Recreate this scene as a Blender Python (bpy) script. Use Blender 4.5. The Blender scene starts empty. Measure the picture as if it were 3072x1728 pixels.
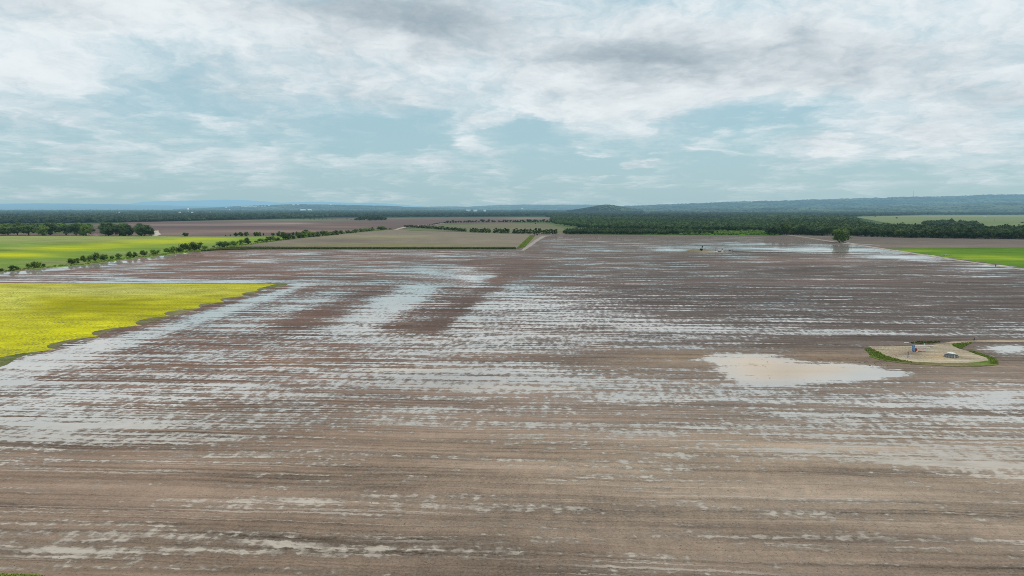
import bpy, bmesh, math, random
import numpy as np
from mathutils import Vector, Matrix

scene = bpy.context.scene
COL = scene.collection
R = math.radians

# ---------------------------------------------------------------- camera model
H = 60.0                       # drone height above the fields
F, CX, CY, HOR = 2048.0, 1536.0, 864.0, 622.0
PITCH = math.atan((CY - HOR) / F)
CP, SP = math.cos(PITCH), math.sin(PITCH)

def ray(x, y):
    """direction of a photo pixel (3072 x 1728), forward component 1"""
    a = (np.asarray(x, float) - CX) / F
    b = (CY - np.asarray(y, float)) / F
    return a, CP + b * SP, -SP + b * CP

def ground(x, y, z=0.0):
    dx, dy, dz = ray(x, y)
    t = (z - H) / dz
    return dx * t, dy * t

def at_depth(x, y, t):
    dx, dy, dz = ray(x, y)
    return dx * t, dy * t, H + dz * t

def depth_of(X, Y, Z=0.0):
    return Y * CP - (Z - H) * SP

def to_px(X, Y, Z=0.0):
    X = np.asarray(X, float); Y = np.asarray(Y, float)
    d = Y * CP - (Z - H) * SP
    u = Y * SP + (Z - H) * CP
    return CX + F * X / d, CY - F * u / d

def scale_at(x, y):
    """metres per photo pixel for something standing at ground pixel x,y"""
    X, Y = ground(x, y)
    return float(depth_of(X, Y)) / F

cam = bpy.data.cameras.new("camera"); camo = bpy.data.objects.new("camera", cam)
COL.objects.link(camo)
cam.sensor_width = 36.0; cam.lens = 24.0
cam.clip_start = 0.5; cam.clip_end = 200000.0
camo.location = (0, 0, H); camo.rotation_euler = (R(90) - PITCH, 0, 0)
scene.camera = camo
scene.render.resolution_x, scene.render.resolution_y = 1024, 576

def lin(r, g, b, k=1.0):
    f = lambda c: (c / 255 / 12.92 if c / 255 <= .04045 else ((c / 255 + .055) / 1.055) ** 2.4)
    return (f(r) * k, f(g) * k, f(b) * k)

# ---------------------------------------------------------------- node helper
class NT:
    def __init__(s, tree):
        s.t = tree; s.n = tree.nodes; s.l = tree.links
    def node(s, kind, **kw):
        n = s.n.new(kind)
        for k, v in kw.items(): setattr(n, k, v)
        return n
    def put(s, sock, v):
        if v is None: return
        if isinstance(v, bpy.types.NodeSocket): s.l.new(v, sock)
        elif isinstance(v, (tuple, list)) and len(v) == 3 and sock.type == 'RGBA': sock.default_value = (*v, 1)
        else: sock.default_value = v
    def math(s, op, a, b=None, c=None, clamp=False):
        n = s.node('ShaderNodeMath', operation=op, use_clamp=clamp)
        for i, v in enumerate((a, b, c)): s.put(n.inputs[i], v)
        return n.outputs[0]
    def vm(s, op, a, b=None):
        n = s.node('ShaderNodeVectorMath', operation=op)
        s.put(n.inputs[0], a); s.put(n.inputs[1], b)
        return n.outputs['Value'] if op in ('DOT_PRODUCT', 'LENGTH') else n.outputs[0]
    def comb(s, x, y, z=0.0):
        n = s.node('ShaderNodeCombineXYZ')
        for i, v in enumerate((x, y, z)): s.put(n.inputs[i], v)
        return n.outputs[0]
    def noise(s, vec, scale=1.0, detail=2.0, rough=0.5, dist=0.0, dim='2D', out=0):
        n = s.node('ShaderNodeTexNoise', noise_dimensions=dim)
        s.put(n.inputs['Vector'], vec); n.inputs['Scale'].default_value = scale
        n.inputs['Detail'].default_value = detail; n.inputs['Roughness'].default_value = rough
        n.inputs['Distortion'].default_value = dist
        return n.outputs[out]
    def smooth(s, v, a, b, lo=0.0, hi=1.0):
        n = s.node('ShaderNodeMapRange', interpolation_type='SMOOTHSTEP')
        s.put(n.inputs[0], v)
        for i, q in enumerate((a, b, lo, hi)): s.put(n.inputs[i + 1], q)
        return n.outputs[0]
    def remap(s, v, a, b, lo, hi, clamp=True):
        n = s.node('ShaderNodeMapRange', clamp=clamp)
        s.put(n.inputs[0], v)
        for i, q in enumerate((a, b, lo, hi)): s.put(n.inputs[i + 1], q)
        return n.outputs[0]
    def mix(s, f, a, b, mode='MIX'):
        n = s.node('ShaderNodeMix', data_type='RGBA', blend_type=mode)
        s.put(n.inputs[0], f); s.put(n.inputs[6], a); s.put(n.inputs[7], b)
        return n.outputs[2]
    def attr(s, name, out=2):
        n = s.node('ShaderNodeAttribute', attribute_name=name)
        return n.outputs['Fac'] if out == 2 else n.outputs['Color']
    def bsdf(s, col, rough=0.9, spec=0.2, normal=None, metal=0.0, ior=None):
        n = s.node('ShaderNodeBsdfPrincipled')
        s.put(n.inputs['Base Color'], col); s.put(n.inputs['Roughness'], rough)
        s.put(n.inputs['Specular IOR Level'], spec); s.put(n.inputs['Metallic'], metal)
        if ior: n.inputs['IOR'].default_value = ior
        if normal is not None: s.l.new(normal, n.inputs['Normal'])
        return n.outputs[0]
    def bump(s, h, strength, dist):
        n = s.node('ShaderNodeBump'); n.inputs['Strength'].default_value = strength
        n.inputs['Distance'].default_value = dist; s.l.new(h, n.inputs['Height'])
        return n.outputs[0]

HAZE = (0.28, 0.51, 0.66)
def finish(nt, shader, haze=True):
    """material output; haze is painted on as a bluish glow that grows with distance from the origin"""
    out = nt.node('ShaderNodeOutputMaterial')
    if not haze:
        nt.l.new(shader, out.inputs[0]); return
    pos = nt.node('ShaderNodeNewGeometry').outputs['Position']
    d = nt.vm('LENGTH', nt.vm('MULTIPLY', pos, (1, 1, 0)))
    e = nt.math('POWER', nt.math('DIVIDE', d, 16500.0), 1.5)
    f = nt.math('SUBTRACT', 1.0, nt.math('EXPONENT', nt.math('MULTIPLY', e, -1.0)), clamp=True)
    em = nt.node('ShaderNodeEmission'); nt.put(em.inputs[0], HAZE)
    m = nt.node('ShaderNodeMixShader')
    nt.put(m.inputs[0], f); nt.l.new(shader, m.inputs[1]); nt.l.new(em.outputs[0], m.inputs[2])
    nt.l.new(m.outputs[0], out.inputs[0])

def new_mat(name):
    m = bpy.data.materials.new(name); m.use_nodes = True
    m.node_tree.nodes.clear()
    return m, NT(m.node_tree)

def pos_of(nt): return nt.node('ShaderNodeNewGeometry').outputs['Position']

def uv_rows(nt, pos):
    """coordinates along and across the furrows, and across the cross-passes"""
    a, b = R(3.4), R(6.8)
    u = nt.vm('DOT_PRODUCT', pos, (math.cos(a), -math.sin(a), 0))
    v = nt.vm('DOT_PRODUCT', pos, (math.sin(a), math.cos(a), 0))
    w = nt.vm('DOT_PRODUCT', pos, (math.cos(b), -math.sin(b), 0))
    return u, v, w

# ---------------------------------------------------------------- materials
def mat_mud():
    m, nt = new_mat("flooded_mud")
    pos = pos_of(nt); u, v, w = uv_rows(nt, pos)
    wig = nt.noise(nt.comb(nt.math('DIVIDE', u, 2.6), nt.math('DIVIDE', v, 1.6)), 1, 3, .65)
    sway = nt.noise(nt.comb(nt.math('DIVIDE', u, 45), nt.math('DIVIDE', v, 20)), 1, 2, .5)
    v = nt.math('ADD', v, nt.math('ADD', nt.math('MULTIPLY', nt.math('SUBTRACT', wig, .5), 1.5), nt.math('MULTIPLY', nt.math('SUBTRACT', sway, .5), 3.0)))
    def nz(cu, cv, detail, rough=.5, uu=u, off=0.0):
        return nt.noise(nt.comb(nt.math('MULTIPLY_ADD', uu, 1.0 / cu, off), nt.math('MULTIPLY_ADD', v, 1.0 / cv, off * 1.7)), 1, detail, rough)
    r = nt.vm('LENGTH', nt.vm('MULTIPLY', pos, (1, 1, 0)))
    far = nt.smooth(r, 230.0, 800.0)
    N0 = nz(190, 28, 3, .6, off=3.1)
    N1 = nz(55, 7, 3, .6, off=11.3)
    N2 = nz(26, 1.5, 2, .6, off=5.7)
    N3 = nz(2.4, 6, 1, .5, uu=w, off=2.2)
    N4 = nz(320, 1.1, 1, .5, off=7.9)
    N5 = nz(1.3, .9, 2, .6, off=9.4)
    N6 = nz(9.0, 24, 2, .5, uu=w, off=4.4)
    def wsum(pairs):
        acc = None
        for n, k in pairs:
            t = nt.math('MULTIPLY', nt.math('SUBTRACT', n, .5), k)
            acc = t if acc is None else nt.math('ADD', acc, t)
        return acc
    N7 = nz(95, 4.2, 2, .55, off=31.9)
    near_n = wsum([(N0, .5), (N1, .75), (N7, .75), (N2, .75), (N3, .6), (N4, .55), (N5, .6)])
    N9 = nz(70, 8, 2, .55, off=41.3)
    far_n = wsum([(N0, .7), (N9, 1.05), (N1, .85), (N7, .7), (N2, .4), (N6, .2), (N3, .3), (N5, .2)])
    mixn = nt.node('ShaderNodeMix', data_type='FLOAT')
    nt.put(mixn.inputs[0], far); nt.put(mixn.inputs[2], near_n); nt.put(mixn.inputs[3], far_n)
    n = nt.math('MULTIPLY_ADD', mixn.outputs[0], 1.55, .5)
    W = nt.math('SUBTRACT', nt.attr("wet"), .125)
    diff = nt.math('SUBTRACT', W, n)
    water = nt.smooth(diff, nt.remap(r, 130, 420, -.24, -.07), nt.remap(r, 130, 420, .30, .10))
    film = nt.smooth(diff, -.42, -.02)
    water = nt.math('MAXIMUM', water, nt.math('MULTIPLY', film, .26))
    damp = nt.smooth(diff, -.5, .0)
    # soil
    T = nt.attr("tone", 0)
    clod = nz(.55, .4, 3, .7, off=1.3)
    patch = nz(90, 14, 4, .65, off=20.7)
    streak = nz(140, .9, 2, .6, off=15.1)
    lum = nt.math('MULTIPLY_ADD', nt.math('SUBTRACT', patch, .5), nt.remap(r, 130, 350, 1.7, 1.2), nt.remap(r, 150, 330, 1.10, 1.0))
    lum = nt.math('MULTIPLY_ADD', nt.math('SUBTRACT', streak, .5), nt.remap(r, 130, 350, .55, 1.0), lum)
    lum = nt.math('MULTIPLY_ADD', nt.math('SUBTRACT', clod, .5), nt.remap(r, 120, 420, 1.05, .25), lum)
    lum = nt.math('MULTIPLY_ADD', nt.math('SUBTRACT', N3, .5), .35, lum)
    lum = nt.math('MULTIPLY_ADD', damp, -.22, lum)
    lum = nt.math('MULTIPLY_ADD', nt.smooth(N4, .58, .66), -.22, lum)
    lum = nt.math('MULTIPLY_ADD', nt.math('SUBTRACT', N7, .5), nt.remap(r, 130, 350, .95, .5), lum)
    soil = nt.mix(1.0, T, nt.comb(lum, lum, lum), 'MULTIPLY')
    # thin pale wheel lines where a film of water lies in the dry foreground
    ln = nz(420, .75, 1, .5, off=51.7)
    lk = nt.math('MULTIPLY', nt.smooth(ln, .635, .69), nt.smooth(nz(60, 9, 2, .5, off=61.1), .50, .66))
    soil = nt.mix(nt.math('MULTIPLY', lk, nt.remap(r, 200, 420, .6, .1)), soil, (.50, .435, .37))
    # loose dark clods
    vor = nt.noise(nt.comb(nt.math('DIVIDE', u, .5), nt.math('DIVIDE', v, .42)), 1, 1, .5)
    spk = nt.math('MULTIPLY', nt.smooth(vor, .70, .78), nt.remap(r, 140, 380, .55, .1))
    soil = nt.mix(spk, soil, (.05, .04, .034))
    bmp = nt.bump(nt.math('ADD', nt.math('MULTIPLY', clod, .5), nt.math('ADD', N2, N3)), .2, .2)
    soil_s = nt.bsdf(soil, .85, .06, bmp)
    near = nt.smooth(r, 250.0, 130.0)
    film2 = nt.noise(nt.comb(nt.math('DIVIDE', u, 9), nt.math('DIVIDE', v, 2.2)), 1, 4, .65)
    water = nt.math('MULTIPLY', water, nt.math('SUBTRACT', 1.0, nt.math('MULTIPLY', near, nt.smooth(film2, .38, .72, .05, .75))))
    silt = nt.mix(nt.attr("silt"), (.46, .425, .385), (.57, .435, .31))
    silt = nt.mix(nt.math('MULTIPLY', near, .85), silt, (.50, .42, .34))
    sv = nt.math('MULTIPLY_ADD', nt.math('SUBTRACT', N0, .5), .5, 1.0)
    silt = nt.mix(1.0, silt, nt.comb(sv, sv, sv), 'MULTIPLY')
    sheen = nt.math('MULTIPLY_ADD', nt.attr("silt"), -.54, .70)
    wat = nt.node('ShaderNodeBsdfPrincipled')
    nt.put(wat.inputs['Base Color'], silt); wat.inputs['Roughness'].default_value = .06
    wat.inputs['IOR'].default_value = 1.5
    nt.put(wat.inputs['Specular IOR Level'], sheen)
    ripple = nt.bump(nt.noise(nt.comb(u, v), .8, 2, .5), .03, .05)
    nt.l.new(ripple, wat.inputs['Normal'])
    mx = nt.node('ShaderNodeMixShader')
    nt.put(mx.inputs[0], water); nt.l.new(soil_s, mx.inputs[1]); nt.l.new(wat.outputs[0], mx.inputs[2])
    finish(nt, mx.outputs[0])
    return m

def mat_field(name, amt=.5, fine=2.0, long_=60.0, wide=6.0, bump=.3, speck=None, speck_cov=.62):
    """open ground: painted tone per vertex broken up by furrow-aligned streaks and fine speckle"""
    m, nt = new_mat(name)
    pos = pos_of(nt); u, v, w = uv_rows(nt, pos)
    T = nt.attr("tone", 0)
    a = nt.noise(nt.comb(nt.math('DIVIDE', u, long_), nt.math('DIVIDE', v, wide)), 1, 4, .65)
    b = nt.noise(pos, 1.0 / fine, 3, .7)
    c = nt.noise(pos, 1.0 / (fine * 14), 3, .6)
    lum = nt.math('MULTIPLY_ADD', nt.math('SUBTRACT', a, .5), 1.5 * amt, 1.0)
    lum = nt.math('MULTIPLY_ADD', nt.math('SUBTRACT', b, .5), 1.3 * amt, lum)
    lum = nt.math('MULTIPLY_ADD', nt.math('SUBTRACT', c, .5), 1.0 * amt, lum)
    col = nt.mix(1.0, T, nt.comb(lum, lum, lum), 'MULTIPLY')
    if speck:
        s1 = nt.noise(pos, 1.0 / (fine * .8), 2, .7)
        s2 = nt.noise(nt.comb(nt.math('DIVIDE', u, 30), nt.math('DIVIDE', v, 12)), 1, 3, .6)
        f = nt.smooth(nt.math('MULTIPLY_ADD', nt.math('SUBTRACT', s2, .5), .5, s1), speck_cov - .08, speck_cov + .08)
        col = nt.mix(f, col, speck)
    s = nt.bsdf(col, 1.0, 0.0, nt.bump(b, bump * .5, fine * .25))
    finish(nt, s)
    return m

def mat_leaf(name, base, light, scale=.35, sat=1.0):
    m, nt = new_mat(name)
    pos = pos_of(nt)
    oi = nt.node('ShaderNodeObjectInfo').outputs['Random']
    t = nt.attr("tint")
    n = nt.noise(pos, scale, 3, .65, dim='3D')
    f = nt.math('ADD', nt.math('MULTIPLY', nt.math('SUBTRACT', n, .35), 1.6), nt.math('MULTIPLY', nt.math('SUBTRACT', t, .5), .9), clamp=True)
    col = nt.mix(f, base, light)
    k = nt.math('MULTIPLY_ADD', oi, .5, .75)
    col = nt.mix(1.0, col, nt.comb(k, k, k), 'MULTIPLY')
    d = nt.bsdf(col, .75, .2)
    tr = nt.node('ShaderNodeBsdfTranslucent'); nt.put(tr.inputs[0], col)
    mx = nt.node('ShaderNodeMixShader'); mx.inputs[0].default_value = .22
    nt.l.new(d, mx.inputs[1]); nt.l.new(tr.outputs[0], mx.inputs[2])
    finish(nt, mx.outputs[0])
    return m

def mat_hill(name, dark, light, scale):
    m, nt = new_mat(name)
    pos = pos_of(nt)
    n = nt.noise(pos, 1.0 / scale, 4, .75, dim='3D')
    n2 = nt.noise(pos, 1.0 / (scale * 14), 3, .6, dim='3D')
    f = nt.smooth(nt.math('MULTIPLY_ADD', nt.math('SUBTRACT', n2, .5), 1.1, n), .38, .68)
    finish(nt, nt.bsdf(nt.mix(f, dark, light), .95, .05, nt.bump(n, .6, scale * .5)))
    return m

def mat_plain(name, col, rough=.6, spec=.4, metal=0.0, wear=.25, wcol=None, scale=2.0, haze=True):
    m, nt = new_mat(name)
    oc = nt.node('ShaderNodeTexCoord').outputs['Object']
    n = nt.noise(oc, scale, 4, .65, dim='3D')
    n2 = nt.noise(nt.vm('MULTIPLY', oc, (3, 3, .5)), scale * 1.7, 3, .6, dim='3D')
    f = nt.smooth(nt.math('ADD', nt.math('MULTIPLY', n, .6), nt.math('MULTIPLY', n2, .4)), .44, .66, 0, wear)
    c = nt.mix(f, col, wcol or tuple(x * .45 for x in col))
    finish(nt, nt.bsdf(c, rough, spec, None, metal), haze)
    return m

M = {}
M['mud'] = mat_mud()
M['crop'] = mat_field("stubble_soil", .38, 2.5, 130, 9)
M['far_soil'] = mat_field("distant_soil", .32, 8, 500, 45)
M['pasture'] = mat_field("pasture_grass", .42, 3, 70, 18)
M['meadow'] = mat_field("flowering_meadow", .62, 1.5, 40, 8, .5, speck=lin(140, 138, 66, .85), speck_cov=.60)
M['pad'] = mat_field("dirt_pad", .75, .9, 14, 3, .5, speck=lin(120, 100, 80), speck_cov=.66)
M['verge'] = mat_field("verge_grass", .95, 1.1, 12, 5, .6)
M['land'] = mat_field("distant_land", .55, 60, 1500, 260)
M['track'] = mat_field("dirt_track", .3, 1.2, 40, 4)
M['leaf_mid'] = mat_leaf("leaves_mid_green", (.060, .105, .028), (.250, .330, .085), .28)
M['leaf_dark'] = mat_leaf("leaves_dark_green", (.038, .070, .026), (.130, .190, .060), .25)
M['leaf_fresh'] = mat_leaf("leaves_fresh_green", (.10, .165, .032), (.30, .42, .085), .35)
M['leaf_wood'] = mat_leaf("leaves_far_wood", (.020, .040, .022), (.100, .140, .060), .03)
M['leaf_rust'] = mat_leaf("leaves_rust_brown", (.06, .028, .018), (.11, .055, .035), .5)
M['bark'] = mat_plain("bark", (.075, .058, .045), .9, .1, wear=.6, scale=3)
M['grass'] = mat_leaf("tall_grass", (.17, .235, .045), (.38, .46, .09), .8)
M['grass_dull'] = mat_leaf("rank_grass", (.075, .10, .03), (.17, .20, .06), .5)
M['flower'] = mat_leaf("yellow_flowers", (.55, .52, .03), (.95, .88, .05), .6)
M['white'] = mat_plain("white_paint", (.78, .78, .76), .45, .4, wear=.35, wcol=(.42, .36, .30))
M['blue'] = mat_plain("blue_paint", (.09, .24, .48), .4, .5, wear=.45, wcol=(.22, .36, .52))
M['red'] = mat_plain("red_paint", (.38, .06, .035), .6, .3, wear=.5, wcol=(.16, .05, .03))
M['pinkish'] = mat_plain("faded_pink_paint", (.72, .48, .40), .6, .3, wear=.4)
M['steel'] = mat_plain("galvanised_steel", (.36, .38, .40), .5, .5, .5, wear=.5)
M['dark_steel'] = mat_plain("dark_steel", (.06, .065, .075), .6, .4, .4, wear=.4, wcol=(.14, .10, .08))
M['cream'] = mat_plain("cream_roof", (.80, .77, .69), .6, .3, wear=.25, wcol=(.55, .48, .38))
M['stone'] = mat_plain("pale_stone", (.42, .41, .37), .9, .2, wear=.7, scale=1.2)
M['roof_grey'] = mat_plain("grey_roof", (.30, .30, .31), .8, .2)
M['wall_white'] = mat_plain("white_wall", (.85, .85, .84), .7, .2, wear=.15)
M['glass_dark'] = mat_plain("dark_glass", (.03, .035, .04), .15, .6, wear=.1)
M['hill_far'] = mat_hill("far_mountain", (.03, .045, .04), (.06, .085, .06), 160)
M['hill_mid'] = mat_hill("blue_ridge", (.02, .04, .034), (.08, .11, .075), 55)
M['hill_near'] = mat_hill("wooded_ridge", (.016, .036, .024), (.115, .15, .08), 34)

# ---------------------------------------------------------------- mesh helpers
def tag(o, label=None, cat=None, group=None, kind=None):
    if label: o['label'] = label
    if cat: o['category'] = cat
    if group: o['group'] = group
    if kind: o['kind'] = kind
    return o

def link_mesh(name, me, mat, parent=None, loc=None):
    if mat is not None and not me.materials: me.materials.append(mat)
    o = bpy.data.objects.new(name, me); COL.objects.link(o)
    if parent is not None: o.parent = parent
    if loc is not None: o.location = loc
    return o

def np_mesh(name, V, Q=None, T=None, tint=None, smooth=False):
    """mesh from numpy verts, quads and triangles"""
    me = bpy.data.meshes.new(name)
    V = np.asarray(V, np.float32)
    parts, sizes = [], []
    if Q is not None and len(Q): parts.append(np.asarray(Q, np.int32).ravel()); sizes.append(np.full(len(Q), 4, np.int32))
    if T is not None and len(T): parts.append(np.asarray(T, np.int32).ravel()); sizes.append(np.full(len(T), 3, np.int32))
    loops = np.concatenate(parts); sz = np.concatenate(sizes)
    me.vertices.add(len(V)); me.vertices.foreach_set("co", V.ravel())
    me.loops.add(len(loops)); me.loops.foreach_set("vertex_index", loops)
    me.polygons.add(len(sz))
    starts = np.concatenate([[0], np.cumsum(sz)[:-1]]).astype(np.int32)
    me.polygons.foreach_set("loop_start", starts); me.polygons.foreach_set("loop_total", sz)
    me.polygons.foreach_set("use_smooth", np.full(len(sz), smooth))
    me.update(calc_edges=True); me.validate()
    if tint is not None:
        at = me.attributes.new("tint", 'FLOAT', 'POINT'); at.data.foreach_set("value", np.asarray(tint, np.float32))
    return me

def set_tone(me, cols):
    at = me.attributes.new("tone", 'FLOAT_COLOR', 'POINT')
    at.data.foreach_set("color", np.concatenate([cols, np.ones((len(cols), 1))], 1).astype(np.float32).ravel())

def set_float(me, name, v):
    at = me.attributes.new(name, 'FLOAT', 'POINT'); at.data.foreach_set("value", np.asarray(v, np.float32))

def blob(px, py, x, y, rx, ry):
    return np.exp(-(((px - x) / rx) ** 2 + ((py - y) / ry) ** 2))

def paint(base, *spots):
    """colour function: base tone plus soft patches (colour, x, y, rx, ry, strength)"""
    def fn(px, py):
        c = np.tile(np.array(base, float), (len(px), 1))
        for col, x, y, rx, ry, k in spots:
            f = np.clip(k * blob(px, py, x, y, rx, ry), 0, 1)[:, None]
            c = c * (1 - f) + np.array(col) * f
        return c
    return fn

def sheet(name, pts, z, mat, colfn, naz=40, nd=30, label=None, kind='structure'):
    """a flat piece of ground bounded by pts (photo pixels of ground points), cut finely so its tone can vary"""
    g = [ground(x, y) for x, y in pts]
    bm = bmesh.new()
    f = bm.faces.new([bm.verts.new((float(X), float(Y), z)) for X, Y in g])
    bmesh.ops.triangulate(bm, faces=[f])
    ys = np.array([q[1] for q in g]); az = np.array([math.atan2(q[0], q[1]) for q in g])
    def cut(co, no):
        bmesh.ops.bisect_plane(bm, geom=bm.verts[:] + bm.edges[:] + bm.faces[:], plane_co=co, plane_no=no, dist=1e-4)
    for a in np.linspace(az.min(), az.max(), naz + 2)[1:-1]:
        cut((0, 0, z), (math.cos(a), -math.sin(a), 0))
    for q in np.linspace(1 / ys.max(), 1 / ys.min(), nd + 2)[1:-1]:
        cut((0, 1 / q, z), (0, 1, 0))
    for q in bm.faces:
        if q.normal.z < 0: q.normal_flip()
    me = bpy.data.meshes.new(name); bm.to_mesh(me); bm.free()
    co = np.empty(len(me.vertices) * 3); me.vertices.foreach_get("co", co); co = co.reshape(-1, 3)
    px, py = to_px(co[:, 0], co[:, 1])
    set_tone(me, colfn(px, py))
    o = link_mesh(name, me, mat)
    tag(o, label, kind=kind)
    return o

def ribbon(name, pts, width, z, mat, colfn, n=60, label=None):
    """a track along ground pixels, width in metres (one value per point)"""
    g = np.array([ground(x, y) for x, y in pts], float)
    seg = np.r_[0, np.cumsum(np.hypot(*np.diff(g, axis=0).T))]
    s = np.linspace(0, seg[-1], n)
    X = np.interp(s, seg, g[:, 0]); Y = np.interp(s, seg, g[:, 1]); Wd = np.interp(s, seg, np.broadcast_to(width, (len(pts),)))
    t = np.stack([np.gradient(X), np.gradient(Y)], 1); t /= np.linalg.norm(t, axis=1)[:, None]
    nx, ny = -t[:, 1], t[:, 0]
    rg = np.random.RandomState(len(name)); j = 1 + .12 * rg.randn(n)
    V = np.concatenate([np.stack([X + nx * Wd / 2 * j, Y + ny * Wd / 2 * j, np.full(n, z)], 1),
                        np.stack([X - nx * Wd / 2 * j[::-1], Y - ny * Wd / 2 * j[::-1], np.full(n, z)], 1)])
    i = np.arange(n - 1)
    Q = np.stack([i, i + n, i + n + 1, i + 1], 1)
    me = np_mesh(name, V, Q)
    px, py = to_px(V[:, 0], V[:, 1]); set_tone(me, colfn(px, py))
    o = link_mesh(name, me, mat); tag(o, label, kind='structure')
    return o

# ---------------------------------------------------------------- world
def build_world():
    wd = bpy.data.worlds.new("World"); scene.world = wd; wd.use_nodes = True
    wd.node_tree.nodes.clear(); nt = NT(wd.node_tree)
    sky = nt.node('ShaderNodeTexSky', sky_type='NISHITA')
    sky.sun_disc = False; sky.sun_elevation = R(58); sky.sun_rotation = R(75)
    sky.air_density = 1.0; sky.dust_density = 1.5
    d = nt.node('ShaderNodeTexCoord').outputs['Generated']
    sp = nt.node('ShaderNodeSeparateXYZ'); nt.l.new(d, sp.inputs[0])
    x, y, z = sp.outputs
    az = nt.math('MULTIPLY', nt.math('ARCTAN2', x, y), 57.2958)
    el = nt.math('MULTIPLY', nt.math('ARCSINE', z), 57.2958)
    zz = nt.math('ADD', nt.math('MAXIMUM', z, 0.0), .13)
    p = nt.comb(nt.math('DIVIDE', x, zz), nt.math('DIVIDE', y, zz))
    wob = nt.noise(p, 2.0, 8, .60, out=1)
    wv = nt.vm('MULTIPLY', nt.vm('SUBTRACT', wob, (.5, .5, .5)), (8, 4.2, 0))
    q = nt.vm('ADD', nt.comb(az, el), wv)
    def px2ae(X, Y):
        a, b, c = ray(X, Y); n = math.sqrt(a * a + b * b + c * c)
        return math.degrees(math.atan2(a, b)), math.degrees(math.asin(c / n))
    def blobs(lst, start):
        acc = start
        for X, Y, rx, ry, k in lst:
            a, e = px2ae(X, Y)
            dv = nt.vm('MULTIPLY', nt.vm('SUBTRACT', q, (a, e, 0)), (F / 57.3 / rx / 1.5, F / 57.3 / ry / 1.5, 0))
            g = nt.smooth(nt.vm('LENGTH', dv), 1.0, 0.0, 0.0, k)
            acc = nt.math('ADD', acc, g)
        return acc
    f1 = nt.noise(p, 1.0, 10, .60)
    f2 = nt.noise(nt.vm('ADD', p, (4.3, 1.7, 0)), 2.2, 10, .60)
    f3 = nt.noise(nt.vm('MULTIPLY', q, (1 / 2.6, 1 / 1.35, 0)), 1.0, 8, .62)
    st = nt.noise(nt.comb(nt.math('DIVIDE', az, 9), nt.math('DIVIDE', el, 1.1)), 1.0, 5, .6)   # flat layers low in the sky
    cover = nt.math('MULTIPLY_ADD', nt.math('SUBTRACT', f1, .5), 1.0, .66)
    cover = nt.math('MULTIPLY_ADD', nt.math('SUBTRACT', st, .5), nt.smooth(el, 10.0, 3.0, 0.0, .9), cover)
    cover = nt.math('MULTIPLY_ADD', nt.math('SUBTRACT', f3, .5), .85, cover)
    cover = nt.math('ADD', cover, nt.smooth(el, 0.5, 10.0, -.52, 0.0))
    cover = blobs([
        (120, 200, 260, 120, .35), (450, 60, 330, 90, .25), (420, 225, 150, 70, -.32), (430, 330, 420, 70, -.12),
        (640, 290, 170, 70, -.2), (1250, 400, 300, 60, -.55), (1000, 330, 220, 50, -.35), (650, 372, 90, 26, .30), (1424, 415, 60, 30, .55), (1410, 375, 50, 18, .3),
        (600, 470, 620, 40, .22), (1000, 60, 500, 100, .3), (2030, 170, 480, 120, .55), (1750, 330, 400, 75, .35),
        (2300, 345, 190, 55, -.5), (1600, 395, 200, 40, -.45), (2120, 395, 170, 40, -.3), (2600, 200, 600, 110, .30),
        (2320, 372, 80, 22, .55), (2160, 402, 55, 20, .45), (2110, 437, 70, 18, .45), (2480, 456, 80, 20, .4),
        (1950, 476, 55, 18, .4), (1770, 472, 70, 18, .35), (2850, 430, 300, 60, .28), (1850, 500, 500, 30, -.2), (2650, 380, 250, 60, .15), (200, 320, 250, 60, -.15),
    ], cover)
    dens = nt.smooth(cover, .02, 1.02)
    b = nt.math('MULTIPLY_ADD', nt.math('SUBTRACT', f2, .5), 1.15, .62)
    b = nt.math('MULTIPLY_ADD', nt.math('SUBTRACT', f3, .5), .7, b)
    b = nt.math('MULTIPLY_ADD', nt.math('SUBTRACT', f1, .5), -.5, b)
    b = blobs([
        (120, 190, 240, 110, .32), (520, 55, 260, 80, .25), (200, 30, 150, 60, -.22), (1120, 45, 420, 90, -.62),
        (1200, 120, 60, 60, .35), (1420, 228, 80, 36, .35), (1750, 225, 110, 30, .35), (2060, 180, 420, 80, -.80), (1680, 110, 170, 70, -.18),
        (2240, 75, 130, 100, .40), (3000, 45, 150, 60, .30), (2900, 125, 230, 55, -.28), (2640, 215, 200, 40, -.22), (1500, 180, 160, 60, -.18), (1760, 330, 330, 60, .12),
        (2400, 215, 250, 40, .12), (1424, 415, 70, 34, .3), (2160, 402, 70, 30, .25), (2320, 372, 90, 30, .25), (650, 372, 110, 30, .15), (2700, 30, 200, 50, .2), (1370, 70, 220, 60, -.15),
    ], b)
    K = 10.0
    sc = lambda c: tuple(v * K for v in c)
    b = nt.math('ADD', b, nt.smooth(el, 9.0, 1.0, 0.0, .10))
    bc = nt.smooth(b, -.50, 1.08)
    cloud = nt.mix(bc, sc(lin(156, 173, 184)), sc(lin(234, 241, 244)))
    hz = nt.smooth(el, 0.0, 14.0)
    veil = nt.mix(hz, sc(lin(171, 205, 214)), sc(lin(166, 205, 218)))
    clear = nt.mix(.82, sky.outputs[0], veil)
    col = nt.mix(dens, clear, cloud)
    below = nt.smooth(el, -.2, -3.0)
    col = nt.mix(below, col, sc((.25, .27, .24)))
    bg = nt.node('ShaderNodeBackground'); nt.l.new(col, bg.inputs[0]); bg.inputs[1].default_value = .1
    out = nt.node('ShaderNodeOutputWorld'); nt.l.new(bg.outputs[0], out.inputs[0])
    wd.cycles.sampling_method = 'MANUAL'; wd.cycles.sample_map_resolution = 512
build_world()

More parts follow.
